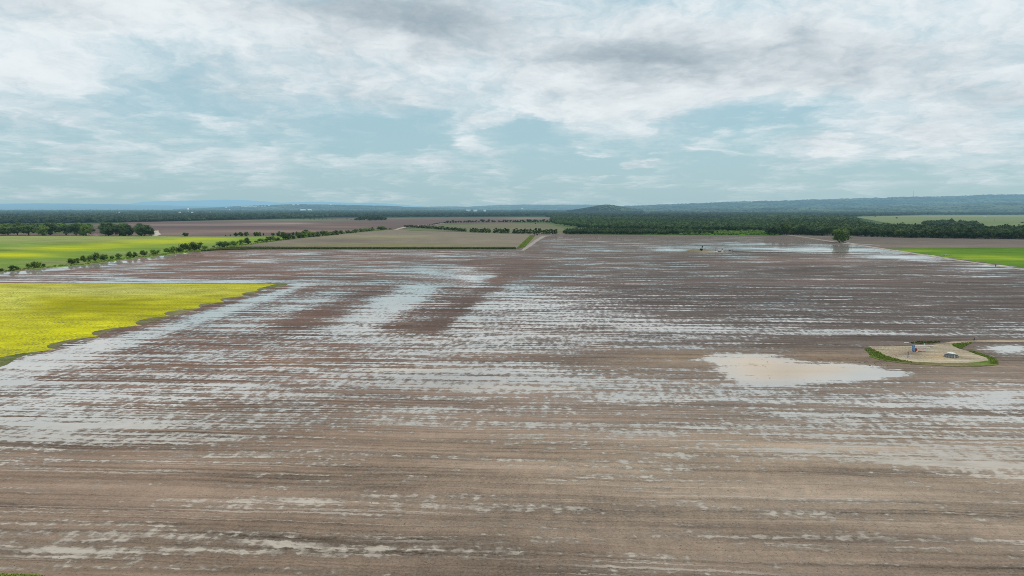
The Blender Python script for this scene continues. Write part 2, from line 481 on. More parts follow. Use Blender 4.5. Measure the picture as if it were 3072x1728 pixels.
sun = bpy.data.lights.new("sun", 'SUN'); sun.energy = 1.5; sun.angle = R(12); sun.color = (1.0, .95, .87)
suno = bpy.data.objects.new("sun", sun); COL.objects.link(suno)
sd = Vector((math.sin(R(75)) * math.cos(R(58)), math.cos(R(75)) * math.cos(R(58)), math.sin(R(58))))
suno.rotation_euler = sd.to_track_quat('Z', 'Y').to_euler(); suno.location = (0, 0, 500)

scene.view_settings.view_transform = 'Standard'; scene.view_settings.look = 'None'
scene.view_settings.exposure = 0; scene.view_settings.gamma = 1
scene.render.engine = 'CYCLES'
scene.cycles.max_bounces = 5; scene.cycles.diffuse_bounces = 2; scene.cycles.glossy_bounces = 2
scene.cycles.use_denoising = False
scene.cycles.pixel_filter_type = 'BLACKMAN_HARRIS'; scene.cycles.filter_width = 1.0
scene.cycles.sample_clamp_indirect = 4

# ---------------------------------------------------------------- base land
def base_land():
    rs = np.concatenate([[0], np.geomspace(80, 70000, 60)]); na = 96
    V = [(0, 0, -.25)]
    for r in rs[1:]:
        for k in range(na):
            a = 2 * math.pi * k / na; V.append((r * math.sin(a), r * math.cos(a), -.25))
    T = [(0, 1 + (k + 1) % na, 1 + k) for k in range(na)]
    Q = []
    for i in range(len(rs) - 2):
        for k in range(na):
            a0 = 1 + i * na + k; a1 = 1 + i * na + (k + 1) % na
            Q.append((a0, a1, a1 + na, a0 + na))
    me = np_mesh("ground", V, Q, T)
    V = np.array(V); r = np.hypot(V[:, 0], V[:, 1]); f = np.clip((r - 1500) / 2500, 0, 1)[:, None]
    set_tone(me, np.array(lin(112, 122, 84)) * (1 - f) + np.array(lin(62, 82, 58)) * f)
    o = link_mesh("ground", me, M['land']); tag(o, kind='structure')
base_land()

# ---------------------------------------------------------------- flooded field
def inpoly(px, py, poly):
    c = np.zeros(px.shape, bool); n = len(poly); j = n - 1
    for i in range(n):
        xi, yi = poly[i]; xj, yj = poly[j]
        with np.errstate(divide='ignore', invalid='ignore'):
            t = ((yi > py) != (yj > py)) & (px < (xj - xi) * (py - yi) / (yj - yi + 1e-9) + xi)
        c ^= t; j = i
    return c

def soft(px, py, poly, sx, sy):
    """soft polygon: averages the inside test over small offsets"""
    acc = np.zeros(px.shape)
    offs = [(a, b) for a in (-1, -.5, 0, .5, 1) for b in (-1, -.5, 0, .5, 1)]
    for a, b in offs: acc += inpoly(px + a * sx, py + b * sy, poly)
    return acc / len(offs)

def flooded_field():
    ys = np.concatenate([np.arange(700, 780, 3), np.arange(780, 900, 4), np.arange(900, 1200, 6), np.arange(1200, 1760, 9), np.arange(1760, 2500, 40)]).astype(float)
    xs = np.arange(-700, 3800, 12).astype(float)
    PX, PY = np.meshgrid(xs, ys)
    px, py = PX.ravel(), PY.ravel()
    X, Y = ground(px, py)
    # ---- how much of the surface stands under water
    yk = [700, 740, 760, 800, 850, 900, 1000, 1060, 1130, 1200, 1280, 1340, 1420, 1500, 1600, 1760, 2500]
    wl = [.20, .28, .30, .34, .38, .40, .46, .52, .60, .62, .50, .36, .26, .22, .20, .12, .1]     # left part
    wm = [.20, .26, .30, .34, .38, .48, .58, .54, .56, .52, .34, .24, .20, .16, .14, .10, .1]     # middle
    wr = [.18, .22, .22, .20, .18, .18, .26, .20, .26, .36, .40, .34, .22, .16, .12, .10, .1]     # right
    L_, M_, R_ = (np.interp(py, yk, a) for a in (wl, wm, wr))
    tx = np.clip((px - 300) / 1000, 0, 1); ty = np.clip((px - 1500) / 500, 0, 1)
    W = (L_ * (1 - tx) + M_ * tx) * (1 - ty) + R_ * ty
    add = [
        # far rows behind the yellow meadow
        (520, 1010, 330, 40, -.07), (150, 825, 300, 16, .12), (900, 762, 500, 6, .12), (1080, 812, 170, 14, .14), (1300, 818, 130, 16, .30), (1420, 832, 90, 12, .2), (300, 790, 300, 12, .1), (700, 840, 700, 5, .25),
        (1180, 790, 160, 8, .16), (1485, 830, 26, 5, .7), (1420, 838, 30, 5, .5), (500, 848, 650, 2.5, .7), (760, 775, 200, 6, -.1),
        (1500, 790, 120, 14, -.15), (1040, 848, 60, 8, -.2), (800, 835, 300, 5, -.25), (1560, 800, 90, 35, -.18),
        # by the lone tree
        (2440, 749, 290, 7, .75), (2240, 733, 230, 4, .45), (2100, 741, 130, 4, .35), (2010, 751, 55, 4, .7), (2680, 771, 110, 7, .65), (2760, 778, 90, 5, .45), (2960, 806, 110, 9, .34), (2560, 757, 170, 6, .35), (2600, 738, 90, 4, .4),
        (2000, 765, 500, 4, -.1), (2300, 790, 300, 12, -.06), (1700, 750, 200, 14, .03),
        # streaks right of the middle
        (2150, 826, 350, 8, .10), (2500, 862, 260, 8, .14), (2250, 920, 500, 8, .13), (2620, 920, 300, 8, .08), (1900, 880, 200, 10, .08),
        (1640, 890, 170, 35, .22), (1750, 930, 240, 26, .22), (1830, 975, 300, 22, .32), (2000, 985, 250, 14, .25), (2300, 992, 420, 9, .30), (2780, 1003, 380, 6, .42), (2150, 1008, 240, 7, .28), (1700, 1012, 500, 6, .2),
        (2500, 960, 320, 12, .10), (2700, 890, 260, 10, .05),
        (2200, 1030, 260, 8, .28), (2380, 1053, 140, 5, .4), (2050, 1048, 200, 8, .1),
        # bare strip left of the pad and around it
        (2480, 1036, 230, 24, -.35), (2520, 1080, 150, 26, -.4), (2760, 1060, 330, 45, -.5), (2900, 1110, 300, 30, -.45), (2200, 1200, 260, 14, .0), (1900, 1082, 170, 16, -.16), (1980, 1120, 150, 16, -.1), (2700, 1180, 300, 18, -.12),
        (3030, 1045, 85, 13, 1.0), (2990, 1052, 70, 7, .5), (3060, 1066, 50, 5, .5),
        # middle and left wet rows
        (1400, 1110, 320, 18, .28), (1300, 1090, 240, 12, .22), (1650, 1160, 420, 36, .26), (1620, 1040, 500, 10, .14), (1500, 1020, 300, 8, .16), (1180, 1075, 180, 20, -.25), (900, 1090, 260, 14, -.2), (1600, 1076, 260, 10, -.22),
        (250, 1190, 420, 40, .24), (120, 1255, 420, 40, .32), (300, 1300, 360, 30, .14), (900, 1200, 300, 24, .10), (400, 1320, 420, 20, .14), (120, 1360, 260, 30, .14), (1150, 1290, 250, 30, -.08),
        (1330, 1215, 320, 10, -.2), (380, 1135, 360, 10, -.22), (620, 1152, 220, 9, -.2), (520, 1085, 200, 16, -.14),
        # right foreground
        (2300, 1190, 400, 9, .32), (2600, 1215, 600, 10, .34), (2500, 1240, 700, 9, .24), (3010, 1190, 160, 30, .42), (2950, 1275, 260, 12, .30), (2950, 1255, 500, 8, .2), (2250, 1290, 500, 8, .20), (2700, 1310, 500, 9, .24), (2880, 1355, 260, 12, .34), (2860, 1394, 300, 24, .58), (3050, 1430, 140, 16, .40), (3040, 1500, 120, 20, .34), (3000, 1140, 140, 8, .4), (2780, 1145, 200, 5, .2), (1750, 1300, 300, 9, .16), (2100, 1372, 400, 6, .16),
        # lone streaks in the dry foreground
        (1010, 1396, 160, 13, .50), (760, 1358, 130, 10, .30), (980, 1448, 230, 8, .36), (300, 1440, 330, 26, .14), (900, 1507, 380, 13, .60), (1330, 1520, 260, 15, .38), (1500, 1526, 120, 18, .2), (200, 1510, 360, 30, .22),
        (1300, 1572, 340, 7, .42), (1700, 1588, 400, 6, .26), (100, 1590, 300, 40, .26), (560, 1590, 500, 10, .28), (170, 1660, 330, 30, .62), (480, 1678, 260, 18, .40), (800, 1660, 330, 6, .34), (1650, 1610, 120, 22, .28), (2530, 1500, 200, 12, .40), (2150, 1522, 160, 12, .34), (2430, 1548, 120, 10, .24), (2320, 1565, 100, 9, .28), (1950, 1690, 420, 7, .34), (1870, 1712, 260, 14, .34), (2200, 1600, 600, 6, .18), (650, 1705, 200, 12, .22), (1400, 1660, 120, 8, .2), (3000, 1620, 200, 40, .14),
        (1900, 1640, 900, 14, -.10), (1500, 1470, 300, 20, -.06), (800, 1560, 400, 9, -.1), (300, 1620, 500, 9, -.16),
    ]
    for x, y, rx, ry, k in add: W = W + k * blob(px, py - (px - x) * .030 * (y - 622) / 880, x, y, rx, ry)   # lie along the furrows
    # strips that run away from us: headland water, wet and dry passes
    def strip(poly, k, sx, sy):
        nonlocal W
        s = soft(px, py, poly, sx, sy); W = W * (1 - s) + k * s
    strip([(600, 990), (760, 990), (1110, 862), (1000, 862)], .66, 40, 10)
    strip([(960, 1000), (1110, 1000), (1330, 856), (1215, 856)], .88, 22, 8)
    strip([(1130, 1000), (1230, 1000), (1400, 864), (1345, 864)], .30, 20, 7)
    strip([(760, 1000), (880, 1000), (1170, 862), (1110, 862)], .16, 30, 8)
    strip([(1230, 1000), (1320, 1000), (1490, 876), (1400, 876)], .03, 20, 7)
    strip([(1420, 880), (1490, 880), (1640, 735), (1608, 735)], .04, 18, 6)
    strip([(1330, 1004), (1470, 1004), (1600, 866), (1470, 878)], .66, 20, 9)
    strip([(-300, 1245), (-300, 1190), (0, 1092), (560, 958), (850, 856), (945, 851), (700, 938), (380, 1042), (180, 1100), (60, 1152)], .93, 14, 6)
    strip([(0, 1080), (60, 1078), (880, 858), (860, 854)], .25, 12, 4)
    strip([(-400, 880), (0, 818), (260, 797), (640, 749), (640, 753), (260, 803), (0, 830), (-400, 900)], .95, 8, 2.5)
    pond = [(2090, 1064), (2180, 1058), (2300, 1062), (2380, 1076), (2420, 1090), (2540, 1086), (2620, 1098), (2740, 1120), (2690, 1134), (2560, 1146), (2400, 1152), (2250, 1156), (2190, 1140), (2150, 1110)]
    s = soft(px, py, pond, 34, 6); W = np.maximum(W, s * 1.35 - .08)
    core = [(2150, 1070), (2300, 1066), (2400, 1092), (2530, 1092), (2600, 1106), (2480, 1130), (2330, 1142), (2240, 1142), (2190, 1118)]
    silt = np.maximum(soft(px, py, core, 60, 10), np.interp(py, [1230, 1480], [0, .75]))
    for x, y, rx, ry, k in [(1220, 1108, 160, 8, .6), (1440, 984, 90, 7, .5), (1320, 1018, 90, 6, .5), (1820, 985, 120, 6, .35), (1500, 1165, 200, 14, .35), (1000, 1505, 500, 30, .35), (1700, 1500, 900, 200, .3), (300, 1650, 400, 60, .25)]:
        silt = np.maximum(silt, k * blob(px, py, x, y, rx, ry))
    # ---- soil tone
    yc = [700, 800, 900, 1000, 1100, 1200, 1350, 1500, 1650, 1800]
    left = np.array([lin(*c) for c in [(136, 112, 105), (140, 112, 100), (122, 96, 86), (126, 100, 87), (132, 104, 89), (130, 109, 95), (142, 122, 106), (146, 126, 110), (138, 120, 104), (130, 112, 98)]])
    rite = np.array([lin(*c) for c in [(122, 111, 103), (112, 101, 95), (105, 95, 90), (110, 99, 93), (142, 126, 112), (144, 128, 116), (158, 140, 122), (160, 143, 126), (146, 129, 113), (130, 114, 102)]])
    t = np.clip((px - 700) / 1300, 0, 1)[:, None]
    cl = np.stack([np.interp(py, yc, left[:, i]) for i in range(3)], 1)
    cr = np.stack([np.interp(py, yc, rite[:, i]) for i in range(3)], 1)
    C = cl * (1 - t) + cr * t
    for col, x, y, rx, ry, k in [
        (lin(178, 152, 122), 2080, 1075, 170, 16, .5), (lin(166, 142, 116), 2500, 1080, 160, 22, .5), (lin(98, 86, 82), 2520, 1022, 260, 12, .5), (lin(160, 130, 108), 900, 1095, 160, 14, .5), (lin(150, 124, 106), 300, 1100, 300, 16, .4),
        (lin(156, 128, 116), 2420, 782, 260, 10, .5), (lin(150, 124, 116), 2350, 846, 420, 8, .4), (lin(100, 88, 86), 2100, 875, 420, 30, .35), (lin(98, 78, 70), 1330, 930, 120, 60, .4), (lin(104, 82, 74), 1240, 890, 140, 30, .3),
        (lin(152, 122, 110), 1400, 840, 120, 14, .5), (lin(96, 84, 80), 900, 838, 300, 6, .4), (lin(104, 90, 82), 2600, 1620, 420, 22, .55), (lin(102, 88, 80), 2250, 1580, 380, 10, .4), (lin(108, 92, 80), 1300, 1640, 500, 22, .4), (lin(104, 88, 74), 300, 1712, 500, 12, .5), (lin(104, 90, 82), 2700, 1420, 400, 7, .4), (lin(172, 152, 130), 2300, 1360, 400, 30, .35), (lin(170, 150, 130), 1700, 1440, 500, 40, .3)]:
        f = np.clip(k * blob(px, py, x, y, rx, ry), 0, 1)[:, None]; C = C * (1 - f) + np.array(col) * f
    f = (np.clip(soft(px, py, pond, 70, 16) - soft(px, py, pond, 10, 3), 0, 1) * .35)[:, None]; C = C * (1 - f) + np.array(lin(104, 88, 76)) * f
    ny, nx = PX.shape
    i, j = np.meshgrid(np.arange(ny - 1), np.arange(nx - 1), indexing='ij')
    a = (i * nx + j).ravel()
    Q = np.stack([a + nx, a + nx + 1, a + 1, a], 1)
    me = np_mesh("flooded_field", np.stack([X, Y, np.zeros_like(X)], 1), Q)
    set_float(me, "wet", W); set_float(me, "silt", np.clip(silt, 0, 1)); set_tone(me, C * np.array([.81, .78, .77]))
    o = link_mesh("flooded_field", me, M['mud']); tag(o, kind='structure')
flooded_field()

# ---------------------------------------------------------------- other fields
Gd = lambda *c: lin(*c, .92)
# left pasture between the hedge ditch and the tree clump
sheet("pasture", [(-700, 712), (0, 708), (470, 709), (640, 710), (880, 709), (1000, 701), (1190, 688), (1060, 699), (896, 715), (760, 733), (700, 742), (640, 748), (500, 766), (380, 778), (250, 796), (130, 805), (0, 817), (-700, 920)], .03, M['pasture'],
      paint(Gd(120, 146, 68), (Gd(150, 158, 96), 120, 716, 420, 14, 1.4), (Gd(140, 140, 96), 330, 722, 220, 5, .7), (Gd(168, 172, 128), 60, 744, 50, 3, .8), (Gd(74, 108, 60), 60, 752, 190, 4, .9), (Gd(74, 108, 58), 280, 732, 130, 5, .7),
            (Gd(196, 196, 44), 30, 765, 130, 7, 1.1), (Gd(186, 190, 48), 190, 746, 140, 7, 1.0), (Gd(184, 190, 52), 330, 736, 120, 5, .9), (Gd(192, 196, 50), 480, 725, 150, 5, 1.0), (Gd(186, 192, 50), 610, 716, 110, 4, .9), (Gd(122, 152, 62), 800, 712, 140, 3, .8),
            (Gd(150, 178, 100), 380, 757, 90, 3, .7), (Gd(140, 140, 96), 40, 808, 120, 6, .9), (Gd(146, 138, 106), 200, 788, 140, 5, .9), (Gd(138, 134, 100), 420, 762, 130, 5, .8), (Gd(134, 132, 98), 640, 742, 110, 5, .8)), 90, 40)
# stubble field beyond the grass strip
sheet("stubble_field", [(690, 747), (1546, 746), (1558, 736), (1604, 704), (1540, 701), (1365, 696), (1226, 692), (1190, 688), (1063, 698), (896, 714), (760, 732)], .045, M['crop'],
      paint(Gd(136, 126, 112), (Gd(140, 136, 98), 1120, 712, 180, 5, .8), (Gd(132, 130, 86), 1150, 735, 320, 4, .9), (Gd(160, 148, 130), 1140, 708, 240, 4, .5), (Gd(112, 102, 98), 1030, 722, 120, 6, .6), (Gd(150, 136, 120), 1430, 722, 160, 5, .5), (Gd(122, 112, 104), 760, 738, 80, 6, .6)), 60, 30)
sheet("grass_verge", [(560, 757), (700, 741), (1080, 743), (1546, 744), (1546, 748), (1080, 747.5), (760, 748.5), (640, 752)], .06, M['verge'], paint(Gd(74, 90, 46), (Gd(92, 110, 56), 700, 745, 90, 6, .8)), 60, 6)
sheet("green_verge", [(1549, 747), (1590, 707), (1606, 706), (1574, 741)], .075, M['verge'], paint(Gd(84, 128, 44)), 10, 16)
sheet("dirt_bank", [(1574, 741), (1606, 706), (1660, 705), (1634, 712), (1600, 726), (1572, 749)], .07, M['track'], paint(Gd(140, 126, 112)), 10, 14)
ribbon("field_track", [(1566, 752), (1592, 735), (1612, 720), (1632, 709)], [5, 7, 8, 10], .09, M['track'], paint(Gd(164, 156, 148)))
# far ploughed land
sheet("ploughed_field", [(300, 704), (470, 708), (640, 709), (880, 708), (1000, 700), (1190, 687), (1330, 679), (1400, 672), (1640, 664), (1660, 651), (1380, 651), (1080, 654), (760, 659), (560, 663), (380, 667), (200, 680)], .02, M['far_soil'],
      paint(Gd(116, 100, 96), (Gd(160, 140, 130), 640, 675, 330, 2.2, .9), (Gd(160, 140, 128), 820, 670, 130, 2.2, .8), (Gd(168, 156, 150), 880, 670, 50, 1.2, .9), (Gd(98, 86, 88), 760, 680, 420, 4, .6), (Gd(150, 128, 116), 800, 694, 330, 5, .8), (Gd(146, 126, 114), 1010, 681, 110, 2.2, .9), (Gd(120, 126, 100), 900, 661, 160, 3, .9), (Gd(124, 124, 104), 640, 662, 300, 2, .6), (Gd(150, 130, 118), 500, 702, 110, 5, .7), (Gd(126, 122, 106), 1200, 656, 220, 2, .6), (Gd(150, 132, 118), 1580, 655, 80, 3, .8)), 70, 30)
sheet("fallow_field", [(1226, 691), (1365, 695), (1540, 700), (1700, 700), (1690, 684), (1640, 671), (1480, 668), (1330, 672), (1290, 680)], .05, M['crop'],
      paint(Gd(116, 118, 92), (Gd(132, 118, 104), 1480, 676, 150, 4, .9), (Gd(140, 130, 110), 1560, 687, 120, 4, .6), (Gd(84, 110, 66), 1380, 671, 90, 3, .8)), 30, 16)
ribbon("farm_track", [(463, 708), (474, 703), (468, 697), (466, 692)], [9, 12, 12, 14], .07, M['track'], paint(Gd(196, 184, 170)), 20)
ribbon("farm_lane", [(1186, 689), (1215, 681), (1262, 676), (1330, 671)], [12, 14, 18, 22], .07, M['track'], paint(Gd(178, 168, 152)), 20)
# right: young plantation floor, second ploughed field, road, green field
sheet("plantation_floor", [(1700, 703), (1900, 704), (2130, 705), (2300, 706), (2360, 703), (2300, 690), (2080, 692), (1760, 696), (1690, 699)], .05, M['verge'], paint(Gd(64, 98, 44), (Gd(84, 128, 46), 2200, 702, 180, 8, 1.0)), 30, 10)
sheet("bare_field", [(2352, 704), (2520, 706), (2760, 712), (3100, 717), (3900, 727), (3900, 745), (3072, 746), (2684, 750), (2600, 738), (2490, 723)], .05, M['crop'],
      paint(Gd(120, 110, 102), (Gd(138, 124, 114), 2800, 738, 420, 4, .8), (Gd(104, 96, 92), 2700, 716, 340, 4, .6)), 40, 16)
sheet("green_field", [(2660, 746), (2760, 744), (3072, 742), (3900, 738), (3900, 930), (3300, 838), (3072, 803), (2861, 775), (2746, 758)], .06, M['pasture'],
      paint(Gd(98, 130, 52), (Gd(112, 124, 72), 2690, 748, 60, 6, .8), (Gd(86, 112, 50), 2900, 745, 300, 3, .8), (Gd(160, 176, 54), 2940, 769, 110, 4, .6), (Gd(150, 172, 58), 2760, 752, 70, 3, .9), (Gd(164, 184, 58), 3030, 778, 90, 5, .7), (Gd(156, 170, 80), 2850, 777, 120, 2.5, .6)), 50, 24)
ribbon("gravel_road", [(2352, 703), (2420, 713), (2490, 724), (2600, 739), (2746, 761), (2861, 779), (3072, 809), (3500, 876)], [15, 12, 10.5, 9.5, 8.5, 8, 8, 8], .085, M['track'], paint(Gd(180, 168, 154), (Gd(146, 134, 124), 2400, 710, 190, 30, 1.0), (Gd(176, 168, 150), 2800, 770, 200, 30, .6)))
ribbon("road_ditch", [(2640, 736), (2560, 731), (2540, 727)], [5, 6, 3], .075, M['track'], paint(Gd(190, 190, 190)), 20)
sheet("pale_field", [(2560, 650), (2760, 646), (3500, 644), (3500, 692), (3072, 688), (2860, 686), (2700, 676)], .03, M['crop'], paint(Gd(126, 136, 96), (Gd(150, 150, 122), 2900, 648, 300, 2, .9), (Gd(112, 126, 86), 2900, 668, 340, 5, .7)), 40, 20)
sheet("ploughed_patch", [(2250, 662), (2330, 658), (2312, 655), (2180, 657)], .03, M['crop'], paint(Gd(150, 136, 120)), 8, 4)
sheet("bare_patch", [(1876, 643.5), (1950, 643.5), (1946, 641), (1880, 641)], .03, M['crop'], paint(Gd(176, 160, 144)), 8, 4)

# yellow meadow with its scalloped edge
def zz(pts): return [(x / 2.576, 820 + y / 2.576) for x, y in pts]
edge = zz([(2140, 82), (2050, 104), (1985, 122), (1992, 136), (1900, 148), (1868, 158), (1884, 176), (1780, 186), (1712, 196), (1700, 206), (1736, 224), (1620, 230), (1548, 240), (1530, 252), (1548, 268), (1420, 280), (1300, 296), (1265, 308), (1280, 322), (1320, 330), (1190, 340), (1080, 362), (1045, 380), (1056, 396), (1100, 404), (980, 412), (830, 430), (730, 448), (706, 462), (720, 476), (770, 486), (640, 500), (500, 520), (390, 546), (360, 562), (372, 578), (440, 590), (300, 604), (150, 622), (0, 650)])
marg = zz([(2270, 84), (2240, 104), (2100, 122), (2030, 148), (1950, 182), (1800, 205), (1740, 226), (1600, 262), (1550, 290), (1400, 330), (1345, 346), (1230, 380), (1120, 404), (1000, 430), (880, 452), (800, 486), (660, 520), (540, 545), (450, 592), (300, 622), (170, 660), (60, 710), (0, 730)])
marg = [(x - 14 * (1 if x > 40 else 0), y - 2.5) for x, y in marg]
sheet("meadow_margin", [(-700, 849), (0, 849)] + marg + [(-700, 1290)], .03, M['verge'], paint(Gd(124, 118, 88), (Gd(96, 110, 60), 60, 1070, 160, 50, .7), (Gd(102, 112, 66), 840, 860, 120, 20, .7), (Gd(108, 112, 74), 420, 980, 90, 12, .6)), 60, 40)
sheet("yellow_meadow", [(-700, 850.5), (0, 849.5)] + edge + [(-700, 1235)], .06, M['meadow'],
      paint(lin(194, 187, 52, .88), (lin(150, 146, 30), 300, 918, 260, 26, 1.1), (lin(176, 172, 44), 620, 912, 220, 16, .5), (lin(188, 184, 108), 330, 873, 360, 16, .9), (lin(170, 158, 92), 300, 860, 260, 7, .5), (lin(228, 224, 120), 30, 900, 70, 40, .5), (lin(208, 202, 34, .95), 160, 1000, 260, 40, .8), (lin(210, 204, 36, .95), 560, 942, 130, 8, .7), (lin(186, 182, 72), 70, 980, 90, 20, .4), (lin(130, 142, 36), 230, 1052, 160, 5, .6)), 70, 50)  # tone patches: plant colour plus painted-in sun patches and cloud shade
sheet("grass_corner", [(-200, 1719), (40, 1721), (110, 1724), (170, 1732), (260, 1760), (-200, 1770)], .03, M['verge'], paint(Gd(150, 160, 52)), 10, 6)

# gas pad
def zp(pts): return [(2560 + x / 5.031, 990 + y / 5.031) for x, y in pts]
pad_grass = zp([(165, 290), (230, 275), (360, 320), (420, 355), (520, 405), (700, 450), (900, 480), (1300, 498), (1700, 500), (1900, 485), (2040, 462), (2010, 420), (1860, 372), (1730, 322), (1760, 308), (1900, 350), (2050, 400), (2140, 430), (2185, 480), (2195, 520), (2100, 540), (1850, 556), (1500, 552), (1100, 530), (900, 520), (700, 500), (400, 450), (240, 405), (260, 380), (200, 320)])
pad = zp([(240, 250), (520, 250), (860, 246), (1180, 232), (1390, 196), (1480, 178), (1800, 160), (2100, 150), (2700, 150), (3400, 152), (3400, 180), (2700, 184), (2100, 186), (1800, 190), (1560, 205), (1510, 235), (1580, 280), (1730, 322), (1860, 372), (2010, 420), (2050, 460), (1900, 490), (1700, 506), (1300, 506), (900, 492), (700, 462), (520, 415), (420, 365), (300, 300)])
sheet("gas_pad", pad, .10, M['pad'], paint(Gd(176, 161, 138), (Gd(130, 116, 104), 2730, 1060, 40, 7, .8), (Gd(158, 148, 132), 2780, 1045, 80, 8, .5), (Gd(194, 160, 120), 2830, 1070, 44, 6, .7), (Gd(188, 186, 180), 2720, 1072, 20, 3, .7), (Gd(160, 158, 158), 2886, 1082, 18, 3, .6), (Gd(150, 132, 110), 2700, 1054, 44, 4, .5), (Gd(206, 190, 160), 2800, 1082, 120, 6, .5), (Gd(160, 142, 124), 3000, 1022, 160, 4, .5)), 40, 30)
sheet("pad_verge", pad_grass, .115, M['verge'], paint(Gd(118, 114, 78), (Gd(84, 122, 40), 2650, 1066, 60, 18, .8), (Gd(86, 122, 42), 2960, 1080, 60, 20, .8), (Gd(128, 118, 86), 2820, 1096, 110, 7, .9)), 40, 20)
sheet("track_verge", zp([(1490, 215), (1560, 204), (1800, 190), (1780, 205), (1690, 240), (1640, 285), (1570, 272), (1510, 248)]), .12, M['verge'], paint(Gd(88, 118, 46)), 10, 8)
sheet("rough_verge", zp([(860, 190), (1000, 178), (1300, 172), (1330, 184), (1200, 204), (1000, 208), (880, 205)]), .06, M['verge'], paint(Gd(104, 104, 72)), 12, 6)

# ---------------------------------------------------------------- hills
def ridge(name, prof, base_y, d0, d1, mat, nx=260, nt_=12, rough=.8, seed=1, xr=None):
    """a wooded ridge: front slope from base_y at depth d0 up to its skyline at depth d1, then down behind"""
    rg = np.random.RandomState(seed)
    xs = np.linspace(prof[0][0], prof[-1][0], nx)
    top = np.interp(xs, [p[0] for p in prof], [p[1] for p in prof])
    def sm(k): return np.convolve(rg.randn(nx + 80), np.ones(k) / k ** .5, 'same')[40:40 + nx]
    top = top + rough * (.45 * rg.randn(nx) + .35 * sm(4) + .4 * sm(14))
    V = []
    for j in range(nt_ + 1):
        t = j / nt_
        y = base_y + (top - base_y) * (t ** .8) + (rough * .5 * rg.randn(nx) if 0 < j < nt_ else 0)
        d = d0 + (d1 - d0) * t
        X, Y, Z = at_depth(xs, y, np.full(nx, d * 1.0) * (1 + .01 * rg.randn(nx) * (0 < j < nt_)))
        V.append(np.stack([X, Y, Z], 1))
    for k, drop in ((1.05, .6), (1.12, 0.0)):
        P = V[nt_].copy(); P[:, :2] *= k; P[:, 2] = P[:, 2] * drop - (2 if drop == 0 else 0); V.append(P)
    V = np.concatenate(V); m = nt_ + 3
    i, j = np.meshgrid(np.arange(m - 1), np.arange(nx - 1), indexing='ij'); a = (i * nx + j).ravel()
    me = np_mesh(name, V, np.stack([a, a + 1, a + nx + 1, a + nx], 1), smooth=False)
    o = link_mesh(name, me, mat); tag(o, kind='structure')
    return lambda x, y: at_depth(x, y, d0 + (d1 - d0) * min(1, max(0, (base_y - y) / (base_y - np.interp(x, [p[0] for p in prof], [p[1] for p in prof])))) ** 1.25)

ridge("mountain_range", [(330, 624), (380, 613), (430, 605), (520, 602.5), (600, 601), (680, 599), (730, 600), (790, 604), (840, 608), (900, 606), (960, 604.5), (1010, 607), (1070, 609), (1110, 607.5), (1160, 611), (1240, 617), (1300, 622)], 625, 30000, 36000, M['hill_far'], rough=.25, seed=3)
ridge("blue_hills", [(-500, 613), (0, 611), (120, 610), (250, 611), (380, 613), (500, 616), (620, 619), (760, 622)], 632, 16500, 22000, M['hill_mid'], rough=.35, seed=4)
hillA = ridge("hill_with_houses", [(520, 627), (600, 624), (660, 621), (720, 618), (780, 615.5), (860, 613), (930, 613), (1000, 613.5), (1080, 615), (1160, 617), (1230, 621), (1320, 624), (1420, 628)], 633, 10500, 12500, M['hill_near'], rough=.55, seed=5)
ridge("low_hills", [(1180, 622), (1290, 620), (1350, 619), (1400, 620), (1440, 618), (1500, 614.5), (1560, 613.5), (1660, 614), (1780, 614), (1850, 617), (1900, 620), (1990, 622)], 631, 13000, 16000, M['hill_near'], rough=.45, seed=6)
ridge("round_hill", [(1700, 631), (1740, 626), (1775, 620), (1800, 615.5), (1818, 613.2), (1838, 614.5), (1860, 619), (1890, 624), (1930, 629)], 632, 6600, 7200, M['hill_near'], 110, rough=.5, seed=7)
hillB = ridge("wooded_ridge", [(1820, 623), (1850, 619), (1880, 616.5), (1950, 615), (2020, 612), (2100, 609), (2200, 605), (2300, 602), (2400, 599.5), (2480, 598), (2560, 595), (2650, 592.5), (2740, 589.5), (2800, 589.5), (2860, 587), (2950, 584), (3072, 582), (3300, 580), (3700, 592)], 633, 9200, 12000, M['hill_near'], 420, 20, rough=1.0, seed=8)
ridge("lower_slope", [(1840, 632), (2000, 628), (2150, 626), (2300, 623), (2500, 622), (2700, 618), (2800, 617), (2950, 611), (3072, 605), (3400, 600)], 640, 6800, 8600, M['hill_near'], 300, 12, rough=.9, seed=9)

# ---------------------------------------------------------------- trees
def ico(sub):
    bm = bmesh.new(); bmesh.ops.create_icosphere(bm, subdivisions=sub, radius=1)
    V = np.array([v.co[:] for v in bm.verts]); T = np.array([[v.index for v in f.verts] for f in bm.faces]); bm.free()
    return V, T
ICO1, ICO2 = ico(1), ico(2)

def leaf_quads(rg, C, size, up=.35):
    """one small bent leaf spray per centre"""
    n = len(C)
    nrm = rg.randn(n, 3); nrm[:, 2] = np.abs(nrm[:, 2]) * (1 + up); nrm /= np.linalg.norm(nrm, axis=1)[:, None]
    a = np.cross(nrm, rg.randn(n, 3)); a /= np.linalg.norm(a, axis=1)[:, None]; b = np.cross(nrm, a)
    s = (size * (.6 + .8 * rg.rand(n)))[:, None]
    k = (.55 + .5 * rg.rand(n))[:, None]
    V = np.stack([C - a * s, C - b * s * k, C + a * s, C + b * s * k], 1).reshape(-1, 3)
    return V, np.arange(4 * n).reshape(n, 4)

